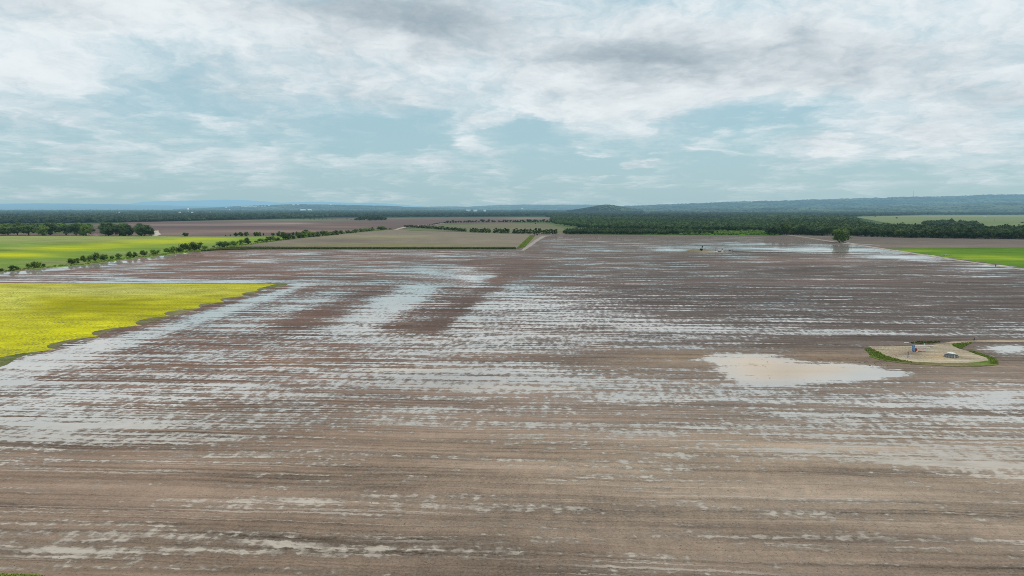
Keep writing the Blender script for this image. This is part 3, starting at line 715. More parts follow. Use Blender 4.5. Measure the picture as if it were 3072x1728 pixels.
def crown(seed, w, h, z0, nclump, nleaf, lsize, shape='round', core=.62):
    """foliage of one tree: clumps of leaf sprays spread through an uneven volume around a few dark inner masses"""
    rg = np.random.RandomState(seed)
    cs, rs = [], []
    for i in range(nclump):
        for _ in range(60):
            p = rg.uniform(-1, 1, 3); r2 = (p ** 2).sum()
            if r2 < 1 and r2 > .12: break
        f = {'round': 1.0, 'bush': 1.15 - .35 * (p[2] + 1) / 2, 'slim': .9 - .45 * (p[2] + 1) / 2, 'flat': .7 + .3 * (p[2] + 1) / 2}[shape]
        cs.append((p[0] * w * .38 * f, p[1] * w * .38 * f, z0 + (p[2] * .78 + 1) * h / 2)); rs.append(w * rg.uniform(.15, .27) * (.8 if shape == 'slim' else 1))
    cs, rs = np.array(cs), np.array(rs)
    per = nleaf // nclump
    C = []; tl = []
    for c, r in zip(cs, rs):
        d = rg.randn(per, 3); d /= np.linalg.norm(d, axis=1)[:, None]
        C.append(c + d * (r * (.55 + .55 * rg.rand(per) ** .6))[:, None] * np.array([1, 1, .85]))
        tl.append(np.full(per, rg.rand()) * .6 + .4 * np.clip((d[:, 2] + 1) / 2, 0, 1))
    C = np.concatenate(C); tl = np.concatenate(tl)
    C[:, 2] = np.maximum(C[:, 2], z0 * .5)
    V, Q = leaf_quads(rg, C, lsize)
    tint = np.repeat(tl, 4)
    Vs, Ts, tt = [V], [], [tint]
    off = len(V)
    for c, r in zip(cs, rs):
        S = ICO1[0] * r * core * (1 + .25 * rg.randn(len(ICO1[0]), 1)) + c
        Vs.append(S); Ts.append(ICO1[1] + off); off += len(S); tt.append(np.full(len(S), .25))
    return np_mesh("crown", np.concatenate(Vs), Q, np.concatenate(Ts), np.concatenate(tt))

def trunk(seed, h, r, limbs=4, spread=.5):
    rg = np.random.RandomState(seed); bm = bmesh.new()
    def tube(p0, p1, r0, r1, n=6):
        p0, p1 = Vector(p0), Vector(p1); d = (p1 - p0).normalized(); a = d.orthogonal().normalized(); b = d.cross(a)
        mid = (p0 + p1) / 2 + Vector(rg.randn(3) * (p1 - p0).length * .04)
        rings = []
        for p, q in ((p0, r0), (mid, (r0 + r1) / 2), (p1, r1)):
            rings.append([bm.verts.new(p + (a * math.cos(t) + b * math.sin(t)) * q) for t in np.linspace(0, 2 * math.pi, n + 1)[:-1]])
        for A, B in zip(rings, rings[1:]):
            for i in range(n): bm.faces.new((A[i], A[(i + 1) % n], B[(i + 1) % n], B[i]))
    tube((0, 0, -.3), (rg.randn() * .02 * h, rg.randn() * .02 * h, h * .55), r * 1.25, r * .7)
    for i in range(limbs):
        a = 2 * math.pi * (i + rg.rand() * .6) / limbs; z = h * rg.uniform(.28, .55)
        tube((0, 0, z), (math.cos(a) * h * spread * .6, math.sin(a) * h * spread * .6, z + h * rg.uniform(.2, .42)), r * .55, r * .15, 5)
    me = bpy.data.meshes.new("trunk"); bm.to_mesh(me); bm.free()
    me.materials.append(M['bark'])
    return me

PROTO = {}
def proto(kind):
    """unit-height tree meshes, several of each kind"""
    if kind in PROTO: return PROTO[kind]
    out = []
    spec = {
        'oak': (5, 1.05, .97, .02, 18, 1100, .028, 'round', .62),
        'bush': (5, 1.15, 1.08, -.07, 14, 800, .045, 'bush', .55),
        'slim': (4, .62, .98, .02, 10, 520, .034, 'slim', .55),
        'young': (5, .55, 1.02, -.02, 8, 300, .05, 'slim', .6),
        'far': (5, .95, 1.04, -.04, 9, 260, .06, 'round', .7),
    }[kind]
    n, w, h, z0, nc, nl, ls, sh, core = spec
    for i in range(n):
        s = hash_(kind) + i * 17
        out.append((crown(s, w, h, z0, nc, nl, ls, sh, core), trunk(s, .8, {'oak': .035, 'bush': .022, 'slim': .022, 'young': .02, 'far': .03}[kind])))
    PROTO[kind] = out
    return out
def hash_(t): return sum((i + 3) * ord(c) for i, c in enumerate(t)) % 9973
CROWNS = {}
def crown_for(kind, i, mk):
    key = (kind, i, mk)
    if key not in CROWNS:
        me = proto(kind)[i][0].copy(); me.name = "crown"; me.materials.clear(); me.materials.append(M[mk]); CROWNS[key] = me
    return CROWNS[key]

TR = random.Random(11)
def tree(name, px, py, h, w, kind, mk, label, cat, group=None, z=0.0, i=None, single=False):
    """plants a tree whose foot stands at the ground point seen at px,py"""
    X, Y = ground(px, py)
    ps = proto(kind); i = TR.randrange(len(ps)) if i is None else i % len(ps)
    root = bpy.data.objects.new(name, None); COL.objects.link(root)
    nat = {'oak': 1.05, 'bush': 1.2, 'slim': .55, 'young': .52, 'far': .95}[kind]
    root.location = (X, Y, z); root.rotation_euler = (0, 0, TR.uniform(0, 6.28))
    sx = 1.1 * w / nat
    root.scale = (sx, sx, h)
    root.empty_display_size = .1
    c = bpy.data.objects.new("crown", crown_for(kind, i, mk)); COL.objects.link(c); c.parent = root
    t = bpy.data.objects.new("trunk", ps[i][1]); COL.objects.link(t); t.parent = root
    tag(root, label, cat, group)
    return root

ORD = ['first', 'second', 'third', 'fourth', 'fifth', 'sixth', 'seventh', 'eighth', 'ninth', 'tenth', 'eleventh', 'twelfth', 'thirteenth', 'fourteenth', 'fifteenth', 'sixteenth', 'seventeenth', 'eighteenth', 'nineteenth', 'twentieth', 'twenty-first', 'twenty-second', 'twenty-third', 'twenty-fourth', 'twenty-fifth', 'twenty-sixth', 'twenty-seventh', 'twenty-eighth', 'twenty-ninth', 'thirtieth', 'thirty-first', 'thirty-second', 'thirty-third', 'thirty-fourth', 'thirty-fifth', 'thirty-sixth', 'thirty-seventh', 'thirty-eighth', 'thirty-ninth', 'fortieth']

# the lone tree
tree('lone_tree', 2519, 728, 48 * scale_at(2519, 728), 60 * scale_at(2519, 728), 'bush', 'leaf_mid', "big round bushy green tree standing alone beside the gravel road", 'tree', i=1)

# bushes along the field ditch, left to right
B1 = [(15, 838, 50, 28), (125, 833, 70, 52), (172, 826, 36, 30), (285, 811, 50, 48), (337, 806, 56, 62), (385, 801, 46, 66), (437, 796, 34, 36), (718, 764, 64, 62), (770, 756, 42, 46), (830, 746, 56, 62), (890, 742, 50, 62), (948, 737, 76, 80), (1030, 728, 62, 66), (1106, 719, 44, 36), (1180, 716, 60, 52), (1285, 702, 58, 58), (1334, 699, 46, 52), (1420, 690, 70, 62), (1540, 671, 76, 54), (1656, 662, 58, 56), (1714, 657, 60, 64), (1772, 650, 56, 60), (1826, 644, 74, 86), (1882, 633, 54, 52), (1940, 629, 104, 92), (2034, 614, 50, 32), (2116, 606, 24, 24), (2190, 601, 92, 66), (2262, 587, 54, 42), (2328, 581, 66, 50), (2392, 576, 56, 50), (2452, 570, 60, 62)]
def zc(c, o): return o + c / 3.303
size_w = lambda h: 'low' if h < 40 else ('tall' if h > 64 else 'mid-sized')
for k, (x, y, w, h) in enumerate(B1):
    px, py = zc(x, 0), zc(y, 560); s = scale_at(px, py) / 3.303
    tree('hedge_bush', px, py, h * s * 1.06, w * s * 1.28, 'bush', ['leaf_mid', 'leaf_fresh', 'leaf_fresh', 'leaf_mid', 'leaf_fresh'][(k * 7 + 1) % 5] if h < 90 else 'leaf_mid',
         f"{size_w(h)} green bush in the ditch hedge left of the field, {ORD[k]} from the left", 'bush', 'bushes along the field ditch')
B2 = [(30, 556, 34, 22), (75, 551, 52, 38), (124, 546, 42, 27), (170, 541, 74, 54), (232, 535, 54, 38), (322, 526, 96, 78), (386, 520, 62, 42), (452, 511, 54, 52), (500, 506, 76, 66), (548, 500, 70, 60), (596, 497, 56, 44), (640, 494, 56, 46), (686, 489, 64, 56), (734, 486, 56, 44), (778, 482, 54, 40), (824, 477, 60, 42), (872, 470, 56, 36), (934, 462, 40, 36), (975, 460, 34, 20), (1014, 456, 60, 38), (1066, 449, 54, 32), (1108, 445, 48, 32), (1150, 441, 50, 34), (1182, 436, 30, 34), (1266, 429, 64, 40), (1306, 428, 36, 24), (1358, 424, 30, 12)]
for k, (x, y, w, h) in enumerate(B2):
    px, py = zc(x, 760), zc(y, 560); s = scale_at(px, py) / 3.303
    tree('hedge_tree', px, py, h * s * 1.08, w * s * 1.3, 'bush' if h < 50 else 'oak', 'leaf_fresh' if k in (1, 3, 8, 9, 13, 19, 20, 21, 22) else 'leaf_mid',
         f"{size_w(h)} leafy tree in the hedge at the grey stubble field, {ORD[k]} from the left", 'tree', 'trees in the hedge beside the stubble field')
B3 = [(1842, 493, 62, 38, 0), (2236, 491, 12, 14, 0), (2282, 491, 14, 18, 0), (2340, 492, 46, 38, 0), (2390, 492, 50, 42, 0), (2442, 492, 44, 46, 0), (2528, 492, 30, 40, 0), (2556, 492, 46, 44, 0), (66, 491, 28, 42, 1), (100, 491, 14, 32, 1), (194, 492, 36, 36, 1), (250, 492, 40, 50, 1), (392, 492, 36, 42, 1), (432, 490, 38, 46, 1), (530, 480, 80, 52, 1)]
for k, (x, y, w, h, c) in enumerate(B3):
    px, py = zc(x, 760 * c), zc(y, 560); s = scale_at(px, py) / 3.303
    tree('field_tree', px, py, h * s * 1.1, w * s * 1.05, 'oak' if h > 30 else 'bush', 'leaf_mid' if k % 3 else 'leaf_dark',
         "round dark bush alone at the far edge of the pasture" if k == 0 else f"small tree between pasture and far ploughed land, {ORD[k - 1]} from the left", 'tree', 'small trees at the far pasture edge')

# the grove at the far left
gl = []
for k in range(15):
    px = -40 + k * 33 + TR.uniform(-7, 7); gl.append((px, 706.5 + TR.uniform(-1.5, 1), TR.uniform(27, 37), TR.uniform(34, 48)))
for k in range(17):
    px = -50 + k * 31 + TR.uniform(-8, 8); gl.append((px, 698 + TR.uniform(-3, 2), TR.uniform(26, 34), TR.uniform(34, 46)))
for k in range(11):
    px = -60 + k * 42 + TR.uniform(-8, 8); gl.append((px, 691 + TR.uniform(-2, 2), TR.uniform(22, 27), TR.uniform(34, 44)))
for px, py, h, w in gl:
    if 276 < px < 312 or 334 < px < 352 or (382 < px < 408 and py < 704): continue
    s = scale_at(px, py)
    tree('grove_tree', px, py, h * s, w * s, 'oak', 'leaf_fresh' if TR.random() < .35 else ('leaf_mid' if TR.random() < .7 else 'leaf_dark'), "broad mid-green tree in the grove behind the pasture at the far left", 'tree', 'trees in the grove behind the pasture')
for px, py, h, w, i, lab in [(318, 708, 32, 34, 0, "dark spreading tree with bare trunk showing against brown soil, left grove"), (372, 708, 30, 30, 2, "narrow dark tree right of the bare soil gap in the left grove"), (432, 708, 36, 50, 3, "rounded dark tree ending the left grove beside the pale track"), (454, 707, 24, 26, 1, "small dark tree at the right tip of the left grove")]:
    s = scale_at(px, py)
    tree('grove_tree', px, py, h * s, w * s, 'oak' if i != 1 else 'bush', 'leaf_dark', lab, 'tree', 'trees in the grove behind the pasture', i=i)

# shelter belts in the middle distance
belt = [(1214, 681, 8), (1300, 687, 10), (1400, 696, 13), (1450, 698, 15), (1536, 701, 17), (1600, 702, 18), (1670, 703, 18)]
x = 1214.0
while x < 1672:
    py = np.interp(x, [b[0] for b in belt], [b[1] for b in belt]); h = np.interp(x, [b[0] for b in belt], [b[2] for b in belt]) * TR.uniform(.8, 1.12)
    if not (1398 < x < 1408 or 1474 < x < 1482 or 1530 < x < 1537 or 1671 < x < 1682):
        s = scale_at(x, py)
        tree('belt_tree', x, py + TR.uniform(-.6, .4), h * s, (9.4 if x > 1380 else 10) * s * TR.uniform(.85, 1.25), 'young', 'leaf_dark' if TR.random() < .35 else 'leaf_mid', "slim dark tree in the planted belt beyond the stubble field", 'tree', 'slim trees in the planted belt')
    x += TR.uniform(3.2, 4.7)
x = 1275.0
while x < 1650:
    py = np.interp(x, [1275, 1330, 1420, 1520, 1650], [677, 669.5, 667, 666.5, 667.5]); h = np.interp(x, [1275, 1330, 1340, 1650], [3, 3.5, 8, 8.5]) * TR.uniform(.7, 1.2)
    if not (1487 < x < 1494):
        s = scale_at(x, py)
        tree('hedgerow_tree', x, py, h * s, 9.5 * s * TR.uniform(.7, 1.3), 'far', 'leaf_dark', "small dark tree in the thin far hedgerow behind the fallow field", 'tree', 'trees in the far hedgerow')
    x += TR.uniform(6, 9.5)
# small isolated grove on the far ploughed land
for k in range(22):
    px = 1070 + k * 4.1 + TR.uniform(-1.5, 1.5); e = min(1, (px - 1066) / 14, (1166 - px) / 16)
    py = 661.5 - .004 * (px - 1090) + TR.uniform(-2.5, .6); s = scale_at(px, py)
    tree('island_tree', px, py, max(.5, e) * TR.uniform(11, 14) * s, 13 * s, 'far', 'leaf_dark', "dark tree of the small isolated clump on the far ploughed land", 'tree', 'trees of the isolated clump')
for k in range(14):
    px = 888 + k * 13.5 + TR.uniform(-4, 4); s = scale_at(px, 658)
    tree('far_bush', px, 658 + TR.uniform(-.3, .3), TR.uniform(1.6, 3.4) * s, TR.uniform(4, 8) * s, 'far', 'leaf_dark', "tiny dark bush in a row along the far green strip", 'bush', 'tiny bushes on the far green strip')

# front edge of the right-hand wood
x = 2308.0
while x < 3130:
    py = np.interp(x, [2308, 2370, 2500, 2700, 3072, 3200], [705.5, 704.5, 707, 712.5, 717.5, 719]); s = scale_at(x, py)
    if x < 2372: h = TR.uniform(30, 40)
    else: h = np.interp(x, [2372, 2600, 3072], [26, 28, 31]) * TR.uniform(.75, 1.15)
    tree('wood_edge_tree', x, py + TR.uniform(-1, .5), h * s, TR.uniform(24, 38) * s, 'oak' if TR.random() < .7 else 'bush', 'leaf_dark' if TR.random() < .75 else 'leaf_mid', "dark green tree in the front edge of the wood behind the bare field", 'tree', 'trees at the front edge of the right-hand wood')
    x += TR.uniform(13, 21)
for px, py, h, w, lab in [(2690, 655.6, 4.5, 6, "small dark bush on the pale far field, rightmost of two beside the wood tip"), (2626, 650.6, 2.6, 5, "low dark bush on the far pale field near its left tip"), (2983, 661.5, 2, 3.5, "tiny dark bush alone in the far pale field at right"), (3066, 669, 4, 9, "dark bush on the pale far field at the right edge"), (1606, 672.5, 4, 4, "tiny lone sapling on the fallow field"), (1611, 706.5, 5.5, 6, "small dark bush at the far end of the green strip"), (1604, 706, 3, 3.5, "tiny dark sprig left of the bush at the green strip")]:
    s = scale_at(px, py); tree('field_bush', px, py, h * s, w * s, 'bush', 'leaf_dark', lab, 'bush')

# ---------------------------------------------------------------- woods that read as one mass
def wood(name, poly, step, h, w, mk, label, leaves=14, seed=1, skip=None, grow=0.0, smooth_h=.25, cap=9000):
    """a wood: crowns over the footprint given by photo pixels of its ground, sampled evenly as seen from above the fields"""
    rg = np.random.RandomState(seed)
    P = np.array(poly); x0, x1, y0, y1 = P[:, 0].min(), P[:, 0].max(), P[:, 1].min(), P[:, 1].max()
    n = int((x1 - x0) * (y1 - y0) / (step[0] * step[1]))
    px = rg.uniform(x0, x1, n); py = rg.uniform(y0, y1, n)
    k = inpoly(px, py, poly)
    if skip:
        for a, b, c, d in skip: k &= ~((px > a) & (px < b) & (py > c) & (py < d))
    px, py = px[k][:cap], py[k][:cap]; n = len(px)
    X, Y = ground(px, py); dep = Y / F
    big = np.sin(X / 210.0 + 1.3 * np.sin(Y / 330.0)) * .5 + np.sin(Y / 170.0 + X / 400.0) * .5
    hh = h * (1 + smooth_h * rg.randn(n) * .7 + smooth_h * .5 * big); hh = np.clip(hh, h * .5, h * 1.6)
    ww = w * (.75 + .5 * rg.rand(n)) * (1 + grow * np.maximum(0, dep - 1.5))
    base = ICO1[0]; nb = len(base)
    S = base[None] * (1 + .22 * rg.randn(n, nb, 1))
    S[:, :, 0] *= ww[:, None] / 2; S[:, :, 1] *= ww[:, None] / 2; S[:, :, 2] = S[:, :, 2] * hh[:, None] * .42 + hh[:, None] * .55
    S[:, :, 0] += X[:, None]; S[:, :, 1] += Y[:, None]
    tn = np.clip(.5 + .24 * rg.randn(n) + .34 * big, 0, 1)
    V = [S.reshape(-1, 3)]; T = (ICO1[1][None] + (np.arange(n) * nb)[:, None, None]).reshape(-1, 3)
    tt = [np.repeat(tn * .8, nb)]; Q = None
    if leaves:
        d = rg.randn(n, leaves, 3); d[:, :, 2] = np.abs(d[:, :, 2]) * .9 - .25; d /= np.linalg.norm(d, axis=2)[:, :, None]
        r = .9 + .32 * rg.rand(n, leaves, 1)
        C = d * r * np.stack([ww / 2, ww / 2, hh * .45], 1)[:, None, :]
        C[:, :, 0] += X[:, None]; C[:, :, 1] += Y[:, None]; C[:, :, 2] += hh[:, None] * .55
        C[:, :, 2] = np.maximum(C[:, :, 2], .4)
        LV, LQ = leaf_quads(rg, C.reshape(-1, 3), np.repeat(ww * .13, leaves))
        V.append(LV); Q = LQ + n * nb
        tt.append(np.repeat(np.clip(np.repeat(tn, leaves) + .25 * rg.randn(n * leaves), 0, 1), 4))
    me = np_mesh(name, np.concatenate(V), Q, T, np.concatenate(tt))
    o = link_mesh(name, me, M[mk]); tag(o, label, 'wood', kind='stuff')
    return o

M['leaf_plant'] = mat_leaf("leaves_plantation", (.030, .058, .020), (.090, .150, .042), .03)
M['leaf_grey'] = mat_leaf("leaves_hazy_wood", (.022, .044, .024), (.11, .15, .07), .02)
# far left wood (front at about 2.8 km)
sheet("wood_floor", [(-700, 672), (380, 667.5), (560, 663), (760, 659), (1000, 652), (1400, 650.5), (1660, 648), (1700, 634), (800, 631), (-700, 631)], .0, M['land'], paint(lin(44, 62, 44)), 20, 10)
wood("far_left_wood", [(-80, 672), (380, 667), (560, 663), (760, 658), (860, 655), (1000, 652), (1000, 640), (560, 640), (-80, 641)], (3.4, .9), 15, 19, 'leaf_wood', "broad dark wood behind the far ploughed land at the left", 10, 21, grow=.12, smooth_h=.36)
wood("far_middle_wood", [(880, 654), (1000, 651.5), (1400, 650), (1660, 647), (1660, 638), (880, 640)], (3.4, .8), 14, 20, 'leaf_wood', "pale green strip of woodland beyond the far ploughed land, middle", 8, 22, grow=.12)
wood("hazy_left_wood", [(-80, 641), (1000, 640), (1660, 638), (1750, 633), (1000, 633), (-80, 633)], (4.2, .45), 16, 30, 'leaf_grey', "hazy bluish woodland in front of the left hills", 5, 23, skip=[(334, 376, 637.2, 641.5)], grow=.16, smooth_h=.5)
# middle and right
wood("dark_plantation", [(1650, 670), (1700, 679), (1765, 687), (1900, 690), (2080, 693), (2310, 692), (2330, 668), (2200, 662), (2000, 658), (1800, 655), (1656, 652)], (4.6, 1.5), 14, 13, 'leaf_plant', "dense dark green wood in the middle distance right of centre", 12, 24, smooth_h=.14)
wood("young_plantation", [(1690, 702.5), (1900, 703.5), (2080, 704), (2150, 703), (2080, 699), (1900, 695), (1780, 694), (1700, 697)], (3.6, 1.0), 9.5, 6.5, 'leaf_plant', "lighter young plantation strip in front of the dense dark wood", 12, 25, smooth_h=.2)
wood("low_plantation", [(2040, 705), (2300, 705.5), (2310, 697), (2160, 695.5), (2060, 697)], (4.2, 1.3), 4.5, 5.5, 'leaf_fresh', "low bright green saplings in front of the dark wood", 10, 26)
wood("right_wood", [(2310, 704), (2372, 703), (2500, 705.5), (2700, 711), (3072, 716), (3250, 718), (3250, 697), (3072, 694), (2900, 697), (2780, 694), (2640, 685), (2500, 674), (2330, 668)], (7.5, 2.2), 15, 17, 'leaf_dark', "dark broadleaf wood behind the bare field at the right", 34, 27, smooth_h=.3)
wood("mid_wood", [(2330, 668), (2500, 674), (2600, 681), (2560, 664), (2520, 655), (2300, 651), (2140, 655), (2200, 662)], (5, 1.3), 16, 17, 'leaf_dark', "dark wood behind the broadleaf wood, left of the pale field", 12, 28, smooth_h=.3)
wood("copse", [(2770, 678.5), (2900, 682.5), (2950, 684), (2920, 678), (2830, 674), (2780, 674)], (6, 1.2), 14, 17, 'leaf_dark', "small dark copse in the pale field at the right", 24, 29)
wood("hazy_middle_wood", [(1640, 652), (1800, 655), (2000, 658), (2140, 655), (2300, 651), (2560, 652), (2590, 649), (2780, 645), (3200, 644), (3200, 638), (2500, 637), (1640, 637)], (4, .8), 15, 20, 'leaf_wood', "grey-green woodland band below the round hill and right ridge", 8, 30, skip=[(1876, 1950, 640.5, 645.5), (2170, 2270, 655, 662)], grow=.12)
wood("hazy_right_wood", [(1640, 638.5), (2500, 637.5), (3200, 639), (3200, 633), (1640, 633)], (4.4, .5), 15, 28, 'leaf_grey', "pale hazy woodland at the foot of the right ridge", 5, 31, grow=.16)

# tall grass along the verges
def tufts(name, poly, n, h, w, mk, label, seed, cat, scatter=None):
    rg = np.random.RandomState(seed)
    g = [ground(x, y) for x, y in poly]; G = [(float(a), float(b)) for a, b in g]; A = np.array(G)
    X = rg.uniform(A[:, 0].min(), A[:, 0].max(), n * 6); Y = rg.uniform(A[:, 1].min(), A[:, 1].max(), n * 6)
    k = inpoly(X, Y, G); X, Y = X[k][:n], Y[k][:n]; m = len(X)
    V, Q, tt = [], [], []
    for j in range(3):
        a = rg.uniform(0, math.pi, m); hh = h * (.5 + .9 * rg.rand(m)); ww = w * (.5 + .8 * rg.rand(m)) / 2
        dx, dy = np.cos(a) * ww, np.sin(a) * ww; lx, ly = rg.randn(m) * hh * .3, rg.randn(m) * hh * .3
        z = np.full(m, .05)
        q = np.stack([np.stack([X - dx, Y - dy, z], 1), np.stack([X + dx, Y + dy, z], 1), np.stack([X + dx * .4 + lx, Y + dy * .4 + ly, hh], 1), np.stack([X - dx * .7 + lx, Y - dy * .7 + ly, hh * .8], 1)], 1)
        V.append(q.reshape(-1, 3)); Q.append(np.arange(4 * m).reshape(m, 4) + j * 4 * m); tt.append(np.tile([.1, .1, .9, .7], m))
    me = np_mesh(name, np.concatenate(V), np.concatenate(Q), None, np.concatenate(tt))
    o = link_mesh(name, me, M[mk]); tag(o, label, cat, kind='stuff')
tufts("pad_grass", zp([(165, 290), (230, 275), (360, 320), (420, 355), (520, 405), (700, 450), (900, 485), (880, 505), (700, 480), (400, 440), (260, 390), (205, 320)]), 420, .4, .5, 'grass', "bright green grass on the left rim of the sandy pad", 41, 'grass')
tufts("rim_grass", zp([(1740, 318), (1765, 312), (1900, 352), (2050, 402), (2140, 432), (2180, 480), (2185, 512), (2060, 520), (2080, 460), (2020, 420), (1860, 372)]), 420, .4, .5, 'grass', "bright green grass on the right rim of the sandy pad", 49, 'grass')
tufts("track_grass", zp([(1490, 215), (1560, 204), (1800, 190), (1780, 205), (1690, 240), (1640, 285), (1570, 272), (1510, 248)]), 200, .4, .5, 'grass', "clump of green grass beside the track to the pad", 42, 'grass')
tufts("rough_grass", zp([(860, 190), (1000, 178), (1300, 172), (1330, 184), (1200, 204), (1000, 208), (880, 205)]), 120, .4, .6, 'grass_dull', "dull weedy grass behind the pipework", 43, 'grass')
tufts("verge_tall_grass", [(600, 754), (700, 743), (1080, 744), (1546, 744), (1546, 747), (1080, 746.5), (760, 748), (650, 751)], 9000, 1.5, 2.4, 'grass_dull', "dark green grass strip along the stubble field edge", 44, 'grass')
tufts("ditch_brush", [(-40, 822), (0, 813), (130, 800), (250, 791), (380, 773), (500, 761), (640, 744), (700, 738), (760, 730), (896, 712), (1060, 696.5), (1186, 686.5), (1186, 688), (1060, 698.5), (896, 715), (760, 733), (640, 747), (500, 765), (380, 777), (250, 795), (130, 804), (0, 817), (-40, 826)], 2600, .8, 2.6, 'grass', "low weedy brush along the ditch under the hedge bushes", 50, 'brush')
tufts("strip_grass", [(1549, 747), (1590, 707), (1606, 706), (1574, 741)], 3500, .7, 1.6, 'grass', "bright green grass strip running away beside the dirt bank", 45, 'grass')
tufts("corner_grass", [(-60, 1721), (40, 1723), (110, 1726), (170, 1734), (200, 1745), (-60, 1750)], 900, .25, .25, 'grass', "yellow-green grass at the bottom left corner", 48, 'grass')

# ---------------------------------------------------------------- built things
def bm_new(): return bmesh.new()
def tube_bm(bm, p0, p1, r0, r1=None, n=12, cap=True):
    r1 = r0 if r1 is None else r1
    p0, p1 = Vector(p0), Vector(p1); d = (p1 - p0).normalized(); a = d.orthogonal().normalized(); b = d.cross(a)
    A = [bm.verts.new(p0 + (a * math.cos(t) + b * math.sin(t)) * r0) for t in [2 * math.pi * i / n for i in range(n)]]
    B = [bm.verts.new(p1 + (a * math.cos(t) + b * math.sin(t)) * r1) for t in [2 * math.pi * i / n for i in range(n)]]
    for i in range(n): bm.faces.new((A[i], A[(i + 1) % n], B[(i + 1) % n], B[i]))
    if cap: bm.faces.new(A[::-1]); bm.faces.new(B)
def lathe_bm(bm, prof, n=24, at=(0, 0, 0)):
    rings = []
    for r, z in prof:
        rings.append([bm.verts.new((at[0] + r * math.cos(t), at[1] + r * math.sin(t), at[2] + z)) for t in [2 * math.pi * i / n for i in range(n)]])
    for A, B in zip(rings, rings[1:]):
        for i in range(n): bm.faces.new((A[i], A[(i + 1) % n], B[(i + 1) % n], B[i]))
    bm.faces.new(rings[0][::-1]); bm.faces.new(rings[-1])
def box_bm(bm, c, s, rz=0.0, bevel=0.0):
    r = bmesh.ops.create_cube(bm, size=1.0); vs = r['verts']
    bmesh.ops.scale(bm, vec=s, verts=vs)
    if rz: bmesh.ops.rotate(bm, cent=(0, 0, 0), matrix=Matrix.Rotation(rz, 3, 'Z'), verts=vs)
    bmesh.ops.translate(bm, vec=c, verts=vs)
    if bevel: bmesh.ops.bevel(bm, geom=list({e for v in vs for e in v.link_edges}), offset=bevel, segments=2, affect='EDGES')
def part(name, bm, mat, parent=None, label=None):
    me = bpy.data.meshes.new(name)
    bmesh.ops.recalc_face_normals(bm, faces=bm.faces); bm.to_mesh(me); bm.free()
    o = link_mesh(name, me, mat, parent)
    if label: o['label'] = label
    return o
def thing(name, loc, label, cat, rz=0.0, group=None):
    o = bpy.data.objects.new(name, None); COL.objects.link(o); o.location = loc; o.rotation_euler = (0, 0, rz); o.empty_display_size = .2
    return tag(o, label, cat, group)
def gp(x, y, z=.10):
    X, Y = ground(x, y); return (float(X), float(Y), z)

# --- gas separator skid: blue vertical vessels and white pipe rack
sx, sy, _ = gp(2740, 1055)
u = scale_at(2740, 1055)
t = thing('gas_separator', (sx, sy, .10), "blue vertical vessels joined to a white pipe rack on the sandy pad", 'gas separator')
for dx, dy in ((-.36, .1), (.12, -.12)):
    b = bm_new(); lathe_bm(b, [(.06, .35), (.23, .42), (.23, 2.65), (.18, 2.80), (.08, 2.88)], 18, (dx, dy, 0)); v = part('vessel', b, M['blue'], t)
    b = bm_new(); lathe_bm(b, [(.16, 0), (.16, .40)], 14, (dx, dy, 0)); part('skirt', b, M['dark_steel'], v)
    b = bm_new(); lathe_bm(b, [(.27, 1.5), (.27, 1.58)], 18, (dx, dy, 0)); part('flange', b, M['white'], v)
b = bm_new(); tube_bm(b, (.3, 0, 1.75), (5.9, .25, 1.75), .14); part('pipe', b, M['white'], t, "long white horizontal pipe on top of the rack")
b = bm_new(); tube_bm(b, (5.7, .25, 1.62), (7.0, .35, 1.45), .13); tube_bm(b, (7.0, .35, 1.45), (7.5, .35, 1.0), .12); tube_bm(b, (7.5, .35, 1.0), (7.5, .35, 0), .12); part('pipe', b, M['white'], t, "white pipe bending down at the end of the rack")
b = bm_new(); tube_bm(b, (.3, .5, 1.2), (6.6, .7, 1.2), .07); part('pipe', b, M['steel'], t, "thin grey pipe below the white one")
for x in (.55, 1.75, 3.6, 5.6):
    b = bm_new(); tube_bm(b, (x, .1, 0), (x, .1, 1.68), .10); part('support', b, M['white'], t)
b = bm_new(); box_bm(b, (1.15, .35, .62), (.75, .6, 1.0), 0, .04); box_bm(b, (1.15, .35, 1.2), (.5, .4, .2)); part('burner_box', b, M['red'], t)
b = bm_new(); box_bm(b, (2.0, .35, .12), (2.6, .8, .18)); part('skid_base', b, M['red'], t)
b = bm_new(); tube_bm(b, (2.5, -.15, .34), (4.9, -.05, .34), .22, n=16); part('drum', b, M['pinkish'], t)
b = bm_new(); lathe_bm(b, [(.26, .02), (.26, .25), (.12, .35)], 12, (1.05, -.75, 0)); part('bucket', b, M['white'], t)
b = bm_new(); tube_bm(b, (-2.0, -.35, .12), (-.3, -.25, .14), .09); part('outlet_pipe', b, M['white'], t)
# long white pipe run behind it
x0, y0, _ = gp(2737, 1045); x1, y1, _ = gp(2800, 1040.5)
t = thing('flow_line', (x0, y0, .1), "long white pipe with upright riser lying behind the blue vessels", 'pipe')
dx, dy = x1 - x0, y1 - y0
b = bm_new(); tube_bm(b, (0, 0, .95), (dx * .58, dy * .58, .62), .17, .24); tube_bm(b, (dx * .58, dy * .58, .62), (dx, dy, .30), .16, .12); part('pipe', b, M['white'], t)
b = bm_new(); tube_bm(b, (dx * .56, dy * .56, 0), (dx * .56, dy * .56, 1.7), .11); tube_bm(b, (dx * .56 - .3, dy * .56, 1.2), (dx * .56 + .3, dy * .56, 1.2), .09); part('riser', b, M['white'], t)
for k in (.12, .85):
    b = bm_new(); tube_bm(b, (dx * k, dy * k, 0), (dx * k, dy * k, .85 - .5 * k), .08); part('support', b, M['dark_steel'], t)
